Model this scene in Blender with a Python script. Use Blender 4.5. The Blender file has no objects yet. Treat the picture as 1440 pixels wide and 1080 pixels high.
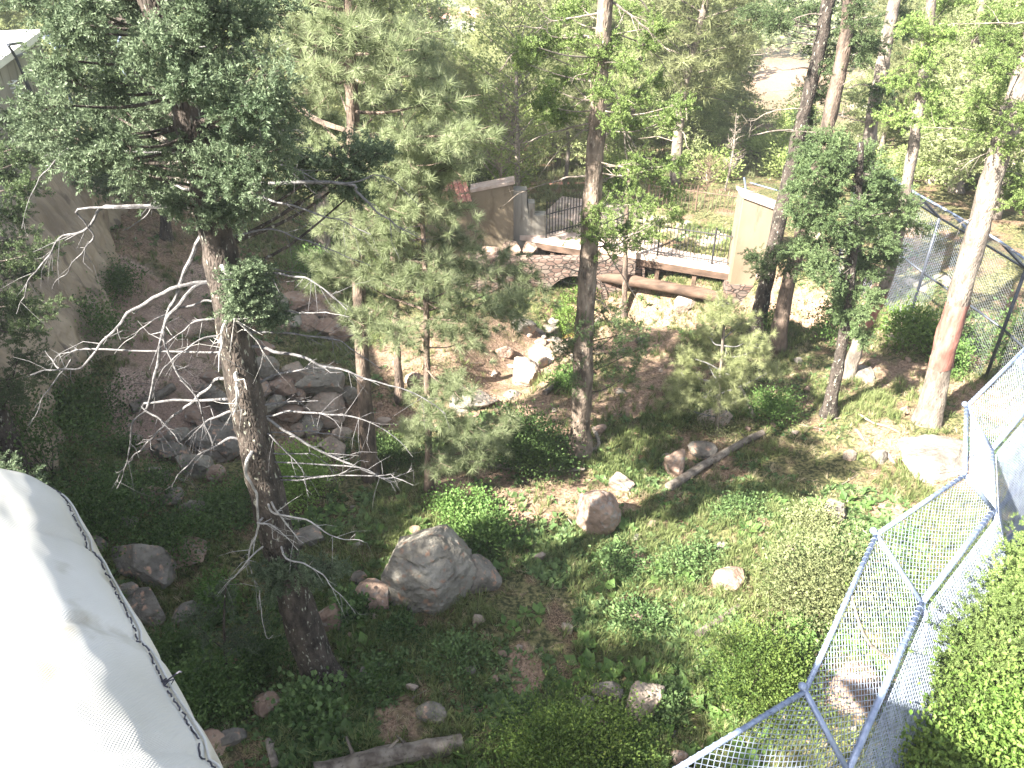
import bpy, math, random
import numpy as np
from mathutils import Vector
R = math.radians
random.seed(7); rng = np.random.default_rng(7)

# ------------------------------------------------------------------ camera, sky, sun
scene = bpy.context.scene
CAMZ, PITCH, F = 10.0, R(32.4), 1130.0          # F: focal length in pixels of a 1440 px wide frame
cam_d = bpy.data.cameras.new("camera"); cam = bpy.data.objects.new("camera", cam_d)
scene.collection.objects.link(cam); scene.camera = cam
cam.location = (0, 0, CAMZ); cam.rotation_euler = (R(90) - PITCH, 0, 0)
cam_d.sensor_width = 36; cam_d.lens = F / 1440 * 36; cam_d.clip_start = .05; cam_d.clip_end = 5000
SUN_EL, SUN_DIR = R(42), Vector((0.80, 0.60, 0)).normalized()     # horizontal travel of the light
w = bpy.data.worlds.new("World"); scene.world = w; w.use_nodes = True
nt = w.node_tree; nt.nodes.clear()
sky = nt.nodes.new("ShaderNodeTexSky"); sky.sky_type = 'NISHITA'; sky.sun_disc = False
sky.sun_elevation = SUN_EL; sky.sun_rotation = math.atan2(-SUN_DIR.x, -SUN_DIR.y)
sky.air_density = 1.0; sky.dust_density = 2.0; sky.ozone_density = 1.0
bg = nt.nodes.new("ShaderNodeBackground"); bg.inputs[1].default_value = 0.058
wo = nt.nodes.new("ShaderNodeOutputWorld")
hs = nt.nodes.new('ShaderNodeHueSaturation'); hs.inputs['Saturation'].default_value = .55; nt.links.new(sky.outputs[0], hs.inputs['Color']); nt.links.new(hs.outputs[0], bg.inputs[0]); nt.links.new(bg.outputs[0], wo.inputs[0])
sd = bpy.data.lights.new("sun", 'SUN'); sd.energy = 5.0; sd.angle = R(0.55); sd.color = (1.0, .94, .83)
sun = bpy.data.objects.new("sun", sd); scene.collection.objects.link(sun)
tv = Vector((SUN_DIR.x * math.cos(SUN_EL), SUN_DIR.y * math.cos(SUN_EL), -math.sin(SUN_EL)))
sun.rotation_euler = tv.to_track_quat('-Z', 'Y').to_euler(); sun.location = (-30, -10, 40)
scene.view_settings.view_transform = 'Standard'; scene.view_settings.look = 'None'
scene.view_settings.exposure = 2.95; scene.view_settings.gamma = 1
scene.cycles.max_bounces = 6; scene.cycles.diffuse_bounces = 3; scene.cycles.volume_bounces = 0
scene.cycles.transparent_max_bounces = 8

# ------------------------------------------------------------------ helpers
COL = scene.collection
_tab = np.random.default_rng(3).random(8192)
def vnoise(p, s=1.0, seed=0):
    p = np.asarray(p, float) / s
    if p.shape[-1] == 2: p = np.concatenate([p, np.zeros(p.shape[:-1] + (1,))], -1)
    i = np.floor(p).astype(np.int64); f = p - i; f = f * f * (3 - 2 * f); out = 0
    for dx in (0, 1):
        for dy in (0, 1):
            for dz in (0, 1):
                h = _tab[((i[..., 0] + dx) * 73856093 ^ (i[..., 1] + dy) * 19349663 ^ (i[..., 2] + dz) * 83492791 ^ seed * 7919) & 8191]
                out = out + h * (f[..., 0] if dx else 1 - f[..., 0]) * (f[..., 1] if dy else 1 - f[..., 1]) * (f[..., 2] if dz else 1 - f[..., 2])
    return out
def fbm(p, s, seed=0, o=4):
    return sum(vnoise(p, s / 2 ** k, seed + k) * .5 ** k for k in range(o)) / (2 - .5 ** (o - 1))
def ss(a, b, x):
    t = np.clip((x - a) / (b - a), 0, 1); return t * t * (3 - 2 * t)

STREAM = np.array([(9, 21.2), (6.4, 22.6), (4.4, 23.6), (2.6, 24.2), (1.5, 21.9), (0.9, 20.6), (0.1, 18.9), (-.4, 17.6), (-2.2, 16.4), (-4.4, 15.6), (-8, 13.6)], float)
POND = np.array([(-2.4, 24.0), (0, 23.7), (2.6, 23.5), (4.5, 22.9), (7.4, 21.8)], float)
def seg_dist(x, y, pl):
    best = np.full(np.shape(x), 1e9)
    for a, b in zip(pl[:-1], pl[1:]):
        d = b - a; t = np.clip(((x - a[0]) * d[0] + (y - a[1]) * d[1]) / (d @ d), 0, 1)
        best = np.minimum(best, np.hypot(x - a[0] - t * d[0], y - a[1] - t * d[1]))
    return best
def H(x, y):
    x = np.asarray(x, float); y = np.asarray(y, float)
    z = np.interp(y, [-60, 0, 7, 14, 20, 25, 30, 50, 100, 200, 300, 420, 640, 900], [4, .6, 0, -.5, -1.0, -.8, -.8, -3.2, -12, -28, -36, -22, 4, 10])
    near = 1 - ss(26, 45, y)
    z = z + near * (ss(-4, -12, x) * (1.0 + .08 * np.clip(y, 0, 30)) + ss(3, 11, x) * .5)
    z = z + near * (fbm(np.stack([x, y], -1), 2.2, 5) - .5) * .45
    z = z - ss(1.7, .35, seg_dist(x, y, STREAM)) * .95 * near
    z = z - ss(2.1, .7, seg_dist(x, y, POND)) * .75 * near
    z = z + ss(.2, .9, x - (3.1 + (y - 4.45) * .72)) * ss(10.5, 8, y) * 1.35
    o_ = (x - 1.1) * .387 + (y - 26.3) * .922; s_ = (x - 1.1) * .922 - (y - 26.3) * .387
    z = z - .8 * ss(.95, .55, o_) * ss(-5.0, -2.2, o_) * ss(-5.0, -3.2, s_) * ss(7.6, 6.6, s_)
    far = ss(35, 110, y)
    z = z + far * (fbm(np.stack([x, y], -1), 90, 11) - .5) * 22
    z = z + ss(120, 420, np.abs(x)) * 12 * ss(60, 300, y)
    return z
def ray(px, py):
    a, u = px - 720, 540 - py
    return np.array([a, F * math.cos(PITCH) + u * math.sin(PITCH), -F * math.sin(PITCH) + u * math.cos(PITCH)])
def at(px, py, Y):                      # point of the ray at world distance Y
    d = ray(px, py); t = Y / d[1]; return np.array([d[0] * t, Y, CAMZ + d[2] * t])
def PZ(px, py, z):                      # point of the ray at height z
    d = ray(px, py); t = (z - CAMZ) / d[2]; return np.array([d[0] * t, d[1] * t, z])
_T = .002 * 1.012 ** np.arange(540)
def G(px, py):                          # point of the ray on the ground
    d = ray(px, py); P = d[None] * _T[:, None]; f = CAMZ + P[:, 2] - H(P[:, 0], P[:, 1]); i = int(np.argmax(f < 0)) if (f < 0).any() else len(_T) - 1
    t = _T[i] if i == 0 else _T[i - 1] + (_T[i] - _T[i - 1]) * f[i - 1] / (f[i - 1] - f[i] + 1e-9)
    p = d * t; return np.array([p[0], p[1], float(H(p[0], p[1]))])
def mpp(p):                             # metres per (1440 wide) pixel at point p
    return (p[1] * math.cos(PITCH) - (p[2] - CAMZ) * math.sin(PITCH)) / F

class MB:
    def __init__(s): s.v = []; s.f = {3: [], 4: []}; s.n = 0
    def add(s, v, f):
        v = np.asarray(v, float).reshape(-1, 3); f = np.asarray(f, np.int64); s.f[f.shape[1]].append(f + s.n); s.v.append(v); s.n += len(v); return s
    def build(s, name, mat=None, parent=None, smooth=False, origin=None):
        me = bpy.data.meshes.new(name)
        v = np.concatenate(s.v) if s.v else np.zeros((0, 3))
        if origin is not None: v = v - np.asarray(origin)
        f3 = np.concatenate(s.f[3]) if s.f[3] else np.zeros((0, 3), int); f4 = np.concatenate(s.f[4]) if s.f[4] else np.zeros((0, 4), int)
        me.vertices.add(len(v)); me.vertices.foreach_set("co", v.astype(np.float32).ravel())
        lp = np.concatenate([f3.ravel(), f4.ravel()]); me.loops.add(len(lp)); me.loops.foreach_set("vertex_index", lp.astype(np.int32))
        n3, n4 = len(f3), len(f4); me.polygons.add(n3 + n4)
        st = np.concatenate([np.arange(n3) * 3, n3 * 3 + np.arange(n4) * 4]).astype(np.int32)
        me.polygons.foreach_set("loop_start", st)
        me.polygons.foreach_set("use_smooth", np.full(n3 + n4, smooth))
        me.update(calc_edges=True)
        if mat: me.materials.append(mat)
        o = bpy.data.objects.new(name, me); COL.objects.link(o)
        if origin is not None: o.location = tuple(origin)
        if parent is not None:
            o.parent = parent
            if origin is None: o.location = tuple(-Vector(parent.location))
            else: o.location = Vector(tuple(origin)) - parent.location
        return o
def tag(o, label=None, cat=None, group=None, kind=None):
    for k, v in (('label', label), ('category', cat), ('group', group), ('kind', kind)):
        if v: o[k] = v
    return o
def thing(name, loc, label, cat, group=None):
    o = bpy.data.objects.new(name, None); COL.objects.link(o); o.location = tuple(float(c) for c in loc); o.empty_display_size = .2
    return tag(o, label, cat, group)
def copy_tree(o, loc, rz, sc, label=None, group=None):
    c = o.copy(); COL.objects.link(c); c.location = tuple(loc); c.rotation_euler = (0, 0, rz); c.scale = sc
    if label: c['label'] = label
    if group: c['group'] = group
    for ch in o.children:
        d = ch.copy(); COL.objects.link(d); d.parent = c
    return c
def tube(mb, pts, rad, k=6, cap=True, wob=0, seed=0):
    pts = np.asarray(pts, float); n = len(pts); rad = np.broadcast_to(rad, (n,)).astype(float)
    T = np.gradient(pts, axis=0); T /= np.linalg.norm(T, axis=1)[:, None] + 1e-9
    ref = np.array([0, 0, 1.]) if abs(T[:, 2]).mean() < .8 else np.array([1., 0, 0])
    A = np.cross(T, ref); A /= np.linalg.norm(A, axis=1)[:, None] + 1e-9; B = np.cross(T, A)
    a = np.arange(k) * 2 * math.pi / k
    v = pts[:, None] + rad[:, None, None] * (np.cos(a)[None, :, None] * A[:, None] + np.sin(a)[None, :, None] * B[:, None])
    if wob:
        nn = vnoise(v.reshape(-1, 3), wob, seed).reshape(n, k, 1) - .5
        v = pts[:, None] + (v - pts[:, None]) * (1 + .35 * nn)
    i = np.arange(n - 1)[:, None] * k; j = np.arange(k)[None]; jn = (j + 1) % k
    f = np.stack([i + j, i + jn, i + k + jn, i + k + j], -1).reshape(-1, 4)
    vv = v.reshape(-1, 3)
    if cap:
        c = len(vv); vv = np.concatenate([vv, pts[:1], pts[-1:]])
        jj = np.arange(k); mb_f = np.concatenate([np.stack([np.full(k, c), (jj + 1) % k, jj], -1), np.stack([np.full(k, c + 1), (n - 1) * k + jj, (n - 1) * k + (jj + 1) % k], -1)])
        b = mb.n; mb.add(vv, f); mb.f[3].append(mb_f + b)
    else: mb.add(vv, f)
def smooth_line(pts, n):
    pts = np.asarray(pts, float)
    if len(pts) < 3:
        t = np.linspace(0, 1, n)[:, None]; return pts[0] * (1 - t) + pts[-1] * t
    P = np.concatenate([[2 * pts[0] - pts[1]], pts, [2 * pts[-1] - pts[-2]]]); m = len(pts) - 1
    u = np.linspace(0, m - 1e-6, n); i = u.astype(int); t = (u - i)[:, None]
    p0, p1, p2, p3 = P[i], P[i + 1], P[i + 2], P[i + 3]
    return .5 * (2 * p1 + (p2 - p0) * t + (2 * p0 - 5 * p1 + 4 * p2 - p3) * t ** 2 + (3 * p1 - p0 - 3 * p2 + p3) * t ** 3)
def box(mb, c, s, rz=0, ax=None):
    c = np.asarray(c, float); h = np.asarray(s, float) / 2
    v = np.array([(x, y, z) for x in (-1, 1) for y in (-1, 1) for z in (-1, 1)]) * h
    if ax is None:
        cr, sr = math.cos(rz), math.sin(rz); v = np.stack([v[:, 0] * cr - v[:, 1] * sr, v[:, 0] * sr + v[:, 1] * cr, v[:, 2]], -1)
    else: v = v @ np.asarray(ax)
    mb.add(v + c, [(0, 1, 3, 2), (4, 6, 7, 5), (0, 4, 5, 1), (2, 3, 7, 6), (0, 2, 6, 4), (1, 5, 7, 3)])
def orient(d, up=False, jit=.5):
    d = d / (np.linalg.norm(d, axis=1)[:, None] + 1e-9); n = len(d)
    r = rng.normal(size=(n, 3)) * jit + (np.array([0, 0, 1.]) if up else 0)
    if not up: r = rng.normal(size=(n, 3))
    x = np.cross(d, r); x /= np.linalg.norm(x, axis=1)[:, None] + 1e-9
    y = np.cross(d, x)
    return np.stack([x, y, d], 1)           # rows: local axes in world
def scatter(mb, tmpl, pos, dirs, scale, up=False, jit=.5):
    V, Fc = tmpl; n = len(pos)
    if n == 0: return
    M = orient(np.asarray(dirs, float), up, jit); idx = rng.integers(0, len(V), n)
    v = np.einsum('nmk,nkj->nmj', V[idx], M) * np.broadcast_to(scale, (n,))[:, None, None] + np.asarray(pos)[:, None]
    m = V.shape[1]; f = (Fc[None] + (np.arange(n) * m)[:, None, None]).reshape(-1, Fc.shape[1])
    mb.add(v.reshape(-1, 3), f)
def tris_tmpl(starts, dirs, lens, wid):     # needle-like triangles
    s = np.asarray(starts); d = np.asarray(dirs); n = len(s)
    p = np.cross(d, rng.normal(size=(n, 3))); p /= np.linalg.norm(p, axis=1)[:, None]
    a = s - p * wid / 2; b = s + p * wid / 2; c = s + d * lens[:, None]
    return np.stack([a, b, c], 1).reshape(-1, 3)
def make_tuft(k, wid, lo=.75, hi=1.0, a0=8, a1=100, nv=5):
    V = []
    for _ in range(nv):
        th = np.radians(rng.uniform(a0, a1, k)); ph = rng.uniform(0, 2 * math.pi, k)
        d = np.stack([np.sin(th) * np.cos(ph), np.sin(th) * np.sin(ph), np.cos(th)], -1)
        s = np.stack([np.zeros(k), np.zeros(k), rng.uniform(-.25, .2, k)], -1)
        V.append(tris_tmpl(s, d, rng.uniform(lo, hi, k), wid))
    return np.array(V), np.arange(3 * k).reshape(k, 3)
def make_twig(k, ln, wid, ang=55, nv=5):
    V = []
    for _ in range(nv):
        z = np.linspace(0, .95, k) + rng.normal(0, .02, k); th = np.radians(rng.uniform(ang - 20, ang + 20, k)); ph = rng.uniform(0, 2 * math.pi, k)
        d = np.stack([np.sin(th) * np.cos(ph), np.sin(th) * np.sin(ph), np.cos(th)], -1)
        s = np.stack([np.zeros(k), np.zeros(k), z], -1); n = k
        p = np.cross(d, rng.normal(size=(n, 3))); p /= np.linalg.norm(p, axis=1)[:, None]
        L = ln * rng.uniform(.7, 1.15, k)[:, None] * (1.1 - .5 * np.abs(z))[:, None]
        m = s + d * L * .5
        V.append(np.stack([s, m - p * wid / 2, s + d * L, m + p * wid / 2], 1).reshape(-1, 3))
    return np.array(V), np.arange(4 * k).reshape(k, 4)
def make_leaf(w=.5, bend=.12, nv=4):
    V = []
    for _ in range(nv):
        b = bend * random.uniform(.4, 1.6)
        V.append([(0, 0, 0), (w / 2, -b, .42), (0, 0, .5), (-w / 2, -b, .42), (w / 3, -b * 1.4, .75), (0, -b * .5, 1.0), (-w / 3, -b * 1.4, .75)])
    return np.array(V, float), np.array([(0, 1, 2, 3), (2, 1, 4, 5), (3, 2, 5, 6)])
PINE = make_tuft(60, .042); PINE_FAR = make_tuft(26, .06)
FIR = make_twig(34, .34, .085); FIR_FAR = make_twig(16, .44, .13)
LEAF = make_leaf(.62); LEAF_BROAD = make_leaf(.85, .16)
def simple_leaf(nv=3):
    return np.array([[(0, 0, 0), (.3, -.08 * (i + 1), .5), (0, 0, 1.0), (-.3, -.06 * (i + 1), .5)] for i in range(nv)], float), np.array([(0, 1, 2, 3)])
LEAF_FAR = simple_leaf()
def make_grass(k=16, nv=5):
    V = []
    for _ in range(nv):
        ph = rng.uniform(0, 2 * math.pi, k); ro = rng.uniform(0, .25, k); s = np.stack([ro * np.cos(ph), ro * np.sin(ph), np.zeros(k)], -1)
        ln = rng.uniform(.5, 1.0, k); le = rng.uniform(.15, .6, k); pw = np.stack([-np.sin(ph), np.cos(ph), ph * 0], -1) * .022
        o = np.stack([np.cos(ph), np.sin(ph), ph * 0], -1); z = np.array([0, 0, 1.])
        mid = s + z * ln[:, None] * .6 + o * (le * .3)[:, None]; tip = s + z * (ln * .9)[:, None] + o * le[:, None]
        V.append(np.stack([s - pw, s + pw, mid + pw * .7, mid - pw * .7, tip], 1).reshape(-1, 3))
    b = np.arange(k) * 5
    return np.array(V), np.concatenate([np.stack([b, b + 1, b + 2, b + 3], -1), np.stack([b + 3, b + 2, b + 4, b + 4], -1)[:0]]), np.stack([b + 3, b + 2, b + 4], -1)
_g = make_grass(); GRASS_Q = (_g[0], _g[1]); GRASS_T = _g[2]

# ------------------------------------------------------------------ materials
def mat(name, c1, c2, scale=5, rough=.85, bump=0, bscale=30, c3=None, c3pos=.7, stretch=(1, 1, 1), noise='NOISE', detail=6, spec=.3, metal=0, bdist=.02, contrast=(.35, .65)):
    m = bpy.data.materials.new(name); m.use_nodes = True; n = m.node_tree.nodes; l = m.node_tree.links; b = n['Principled BSDF']
    tc = n.new('ShaderNodeTexCoord'); mp = n.new('ShaderNodeMapping'); mp.inputs['Scale'].default_value = stretch; l.new(tc.outputs['Object'], mp.inputs[0])
    t = n.new('ShaderNodeTexNoise'); t.inputs['Scale'].default_value = scale; t.inputs['Detail'].default_value = detail; l.new(mp.outputs[0], t.inputs[0])
    cr = n.new('ShaderNodeValToRGB'); l.new(t.outputs[0], cr.inputs[0])
    cr.color_ramp.elements[0].position, cr.color_ramp.elements[1].position = contrast
    cr.color_ramp.elements[0].color = (*c1, 1); cr.color_ramp.elements[1].color = (*c2, 1)
    out = cr.outputs[0]
    if c3:
        t3 = n.new('ShaderNodeTexNoise'); t3.inputs['Scale'].default_value = scale * 2.7; t3.inputs['Detail'].default_value = 8; l.new(mp.outputs[0], t3.inputs[0])
        r3 = n.new('ShaderNodeValToRGB'); r3.color_ramp.elements[0].position = c3pos - .06; r3.color_ramp.elements[1].position = c3pos + .04; l.new(t3.outputs[0], r3.inputs[0])
        mx = n.new('ShaderNodeMix'); mx.data_type = 'RGBA'; l.new(r3.outputs[0], mx.inputs[0]); l.new(out, mx.inputs[6]); mx.inputs[7].default_value = (*c3, 1); out = mx.outputs[2]
    l.new(out, b.inputs['Base Color']); b.inputs['Roughness'].default_value = rough; b.inputs['Specular IOR Level'].default_value = spec; b.inputs['Metallic'].default_value = metal
    if bump:
        if noise == 'VORONOI':
            tb = n.new('ShaderNodeTexVoronoi'); tb.inputs['Scale'].default_value = bscale; tb.feature = 'DISTANCE_TO_EDGE'
        else:
            tb = n.new('ShaderNodeTexNoise'); tb.inputs['Scale'].default_value = bscale; tb.inputs['Detail'].default_value = 8
        l.new(mp.outputs[0], tb.inputs[0]); bp = n.new('ShaderNodeBump'); bp.inputs['Strength'].default_value = bump; bp.inputs['Distance'].default_value = bdist
        l.new(tb.outputs[0], bp.inputs['Height']); l.new(bp.outputs[0], b.inputs['Normal'])
    return m
def leafmat(name, c1, c2, trans=.35, c3=None, nscale=1.2):
    m = bpy.data.materials.new(name); m.use_nodes = True; n = m.node_tree.nodes; l = m.node_tree.links; n.clear()
    out = n.new('ShaderNodeOutputMaterial'); geo = n.new('ShaderNodeNewGeometry')
    oi = n.new('ShaderNodeObjectInfo'); tc = n.new('ShaderNodeTexCoord')
    t = n.new('ShaderNodeTexNoise'); t.inputs['Scale'].default_value = nscale; l.new(tc.outputs['Object'], t.inputs[0])
    a = n.new('ShaderNodeMath'); a.operation = 'MULTIPLY_ADD'; a.inputs[1].default_value = .55; l.new(geo.outputs['Random Per Island'], a.inputs[0])
    a2 = n.new('ShaderNodeMath'); a2.operation = 'MULTIPLY_ADD'; a2.inputs[1].default_value = .9; a2.inputs[2].default_value = -.3; l.new(t.outputs[0], a2.inputs[0]); l.new(a2.outputs[0], a.inputs[2])
    cr = n.new('ShaderNodeValToRGB'); l.new(a.outputs[0], cr.inputs[0]); cr.color_ramp.elements[0].color = (*c1, 1); cr.color_ramp.elements[1].color = (*c2, 1)
    cr.color_ramp.elements[0].position = .1; cr.color_ramp.elements[1].position = .75
    if c3: e = cr.color_ramp.elements.new(.93); e.color = (*c3, 1)
    hv = n.new('ShaderNodeHueSaturation'); l.new(cr.outputs[0], hv.inputs['Color'])
    rv = n.new('ShaderNodeMath'); rv.operation = 'MULTIPLY_ADD'; rv.inputs[1].default_value = .45; rv.inputs[2].default_value = .8; l.new(oi.outputs['Random'], rv.inputs[0]); l.new(rv.outputs[0], hv.inputs['Value'])
    p = n.new('ShaderNodeBsdfPrincipled'); p.inputs['Roughness'].default_value = .55; p.inputs['Specular IOR Level'].default_value = .25; l.new(hv.outputs[0], p.inputs['Base Color'])
    tr = n.new('ShaderNodeBsdfTranslucent'); l.new(hv.outputs[0], tr.inputs[0]); mx = n.new('ShaderNodeMixShader'); mx.inputs[0].default_value = trans
    l.new(p.outputs[0], mx.inputs[1]); l.new(tr.outputs[0], mx.inputs[2]); l.new(mx.outputs[0], out.inputs[0])
    return m
M = {}
M['bark_dark'] = mat('bark_dark', (.022, .018, .015), (.085, .068, .058), 9, .95, 1.0, 26, c3=(.34, .34, .28), c3pos=.66, stretch=(1, 1, .45), bdist=.03, noise='VORONOI')
M['bark_pine'] = mat('bark_pine', (.055, .042, .035), (.19, .14, .11), 7, .95, .9, 22, c3=(.26, .2, .16), c3pos=.68, stretch=(1, 1, .35), bdist=.03, noise='VORONOI')
M['bark_pale'] = mat('bark_pale', (.11, .09, .075), (.26, .22, .185), 8, .95, .9, 25, c3=(.09, .07, .06), c3pos=.64, stretch=(1, 1, .35), bdist=.025, noise='VORONOI')
M['bark_tan'] = mat('bark_tan', (.075, .058, .046), (.25, .195, .155), 7, .95, .9, 22, c3=(.32, .28, .23), c3pos=.66, stretch=(1, 1, .35), bdist=.03, noise='VORONOI')
M['bark_red'] = mat('bark_red', (.17, .07, .055), (.32, .16, .13), 8, .9, .7, 30, c3=(.12, .06, .05), c3pos=.66, stretch=(1, 1, .3))
M['dead'] = mat('dead_wood', (.07, .067, .07), (.19, .183, .187), 14, .9, .5, 60, stretch=(1, 1, 1), c3=(.2, .19, .18), c3pos=.64)
M['dead_pale'] = mat('dead_wood_pale', (.2, .19, .18), (.4, .385, .37), 12, .9, .5, 50)
M['dead_warm'] = mat('dead_wood_warm', (.11, .09, .075), (.25, .215, .185), 12, .9, .5, 50)
M['log'] = mat('log_wood', (.075, .06, .05), (.2, .175, .15), 7, .9, .8, 30, c3=(.06, .048, .04), c3pos=.66)
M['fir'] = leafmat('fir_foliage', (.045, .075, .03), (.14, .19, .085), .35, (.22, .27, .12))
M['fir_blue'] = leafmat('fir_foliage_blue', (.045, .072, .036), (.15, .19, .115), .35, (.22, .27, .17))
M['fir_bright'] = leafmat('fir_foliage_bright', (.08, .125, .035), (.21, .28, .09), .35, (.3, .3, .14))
M['pine'] = leafmat('pine_needles', (.14, .18, .08), (.37, .41, .25), .5, (.3, .33, .19))
M['pine_bg'] = leafmat('pine_needles_sunlit', (.20, .23, .10), (.40, .42, .23), .5, (.48, .47, .29), .5)  # background foliage, all three kinds: sunlight is mixed into the raised colours
M['fir_bg'] = leafmat('fir_foliage_sunlit', (.17, .21, .09), (.36, .39, .20), .5, (.44, .44, .27), .5)
M['leaf_bg'] = leafmat('broad_foliage_sunlit', (.18, .25, .07), (.38, .43, .18), .5, (.33, .38, .15), .6)
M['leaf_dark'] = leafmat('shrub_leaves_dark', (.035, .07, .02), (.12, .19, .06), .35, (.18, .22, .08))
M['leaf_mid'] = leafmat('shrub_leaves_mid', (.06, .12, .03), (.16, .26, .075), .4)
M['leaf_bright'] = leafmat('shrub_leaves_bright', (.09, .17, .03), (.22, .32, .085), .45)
M['leaf_lime_sun'] = leafmat('shrub_leaves_lime_sun', (.16, .27, .05), (.34, .46, .14), .5)  # brightened: sunlight the shaded shrub lacks is put into the leaf colour
M['leaf_yellow'] = leafmat('shrub_leaves_yellow', (.045, .085, .018), (.15, .21, .05), .4, (.26, .28, .07))
M['leaf_olive'] = leafmat('shrub_leaves_olive', (.09, .11, .05), (.23, .25, .12), .35)
M['herb'] = leafmat('herb_leaves', (.04, .08, .025), (.15, .225, .085), .35, None, .8)
M['grass'] = leafmat('grass_blades', (.065, .095, .03), (.235, .27, .11), .4, (.40, .37, .23), .5)
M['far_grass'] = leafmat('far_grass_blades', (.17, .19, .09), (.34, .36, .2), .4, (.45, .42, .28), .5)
M['straw'] = leafmat('dry_grass', (.3, .25, .15), (.48, .42, .28), .25)
M['needle_litter'] = leafmat('dead_twigs_litter', (.15, .1, .07), (.36, .27, .2), .05)
M['rock_grey'] = mat('rock_grey', (.10, .09, .08), (.22, .20, .175), 3, .9, .9, 14, c3=(.36, .23, .17), c3pos=.62, bdist=.04)
M['rock_tan'] = mat('rock_tan', (.13, .118, .10), (.27, .25, .215), 2.6, .9, 1.0, 12, c3=(.25, .16, .115), c3pos=.63, bdist=.05)
M['rock_pink'] = mat('rock_pink', (.17, .115, .09), (.31, .225, .175), 3, .9, .9, 14, c3=(.24, .21, .19), c3pos=.6, bdist=.04)
M['rock_pale'] = mat('rock_pale', (.2, .16, .13), (.34, .285, .24), 3.5, .9, .8, 16, c3=(.36, .25, .2), c3pos=.64, bdist=.04)
M['shotcrete'] = mat('shotcrete', (.19, .15, .115), (.38, .31, .235), .9, .95, 1.0, 7, c3=(.14, .11, .09), c3pos=.63, stretch=(1, 1, .35), bdist=.08)
M['concrete'] = mat('concrete', (.22, .205, .18), (.31, .295, .26), 1.2, .9, .4, 20, c3=(.14, .125, .105), c3pos=.6, stretch=(1, 1, .2))
M['stucco'] = mat('stucco', (.165, .13, .088), (.235, .19, .135), .9, .95, .45, 60, c3=(.14, .11, .076), c3pos=.64, stretch=(1.4, 1.4, .45))
M['coping'] = mat('coping_stone', (.36, .27, .23), (.5, .41, .36), 4, .85, .4, 30)
M['white'] = mat('white_metal', (.62, .62, .62), (.75, .75, .74), 2, .5)
M['galv'] = mat('galvanised_pipe', (.14, .18, .28), (.25, .30, .42), 9, .42, .15, 60, metal=.25, spec=.5)
M['wire'] = mat('galvanised_wire', (.19, .22, .29), (.30, .34, .42), 6, .45, metal=.2, spec=.5)
M['dark_pipe'] = mat('dark_pipe', (.03, .035, .05), (.07, .08, .10), 5, .5, metal=.3, spec=.5)
M['dark_wire'] = mat('dark_wire', (.12, .13, .15), (.2, .21, .23), 5, .5)
M['iron'] = mat('black_iron', (.015, .015, .017), (.04, .04, .04), 5, .6)
M['rust'] = mat('brown_rail', (.07, .045, .033), (.14, .095, .068), 5, .7)
M['timber'] = mat('timber', (.05, .032, .023), (.13, .085, .062), 5, .85, .5, 30, stretch=(.2, 1, 1))
M['orange_timber'] = mat('orange_timber', (.42, .2, .1), (.55, .3, .17), 5, .8, .4, 30)
M['beige'] = mat('beige_paint', (.5, .45, .38), (.62, .56, .48), 1, .8)
M['roof_red'] = mat('red_roof', (.3, .12, .09), (.42, .19, .15), 2, .8)
M['skin'] = mat('skin', (.5, .3, .22), (.58, .37, .28), 5, .6)
M['shirt'] = mat('pale_shirt', (.7, .6, .6), (.78, .7, .7), 5, .8)
M['jeans'] = mat('blue_trousers', (.12, .18, .32), (.2, .27, .42), 8, .8)
M['hair'] = mat('brown_hair', (.08, .05, .03), (.14, .09, .06), 20, .7)
M['black_rope'] = mat('black_lacing', (.02, .02, .03), (.06, .06, .08), 20, .7)

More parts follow.
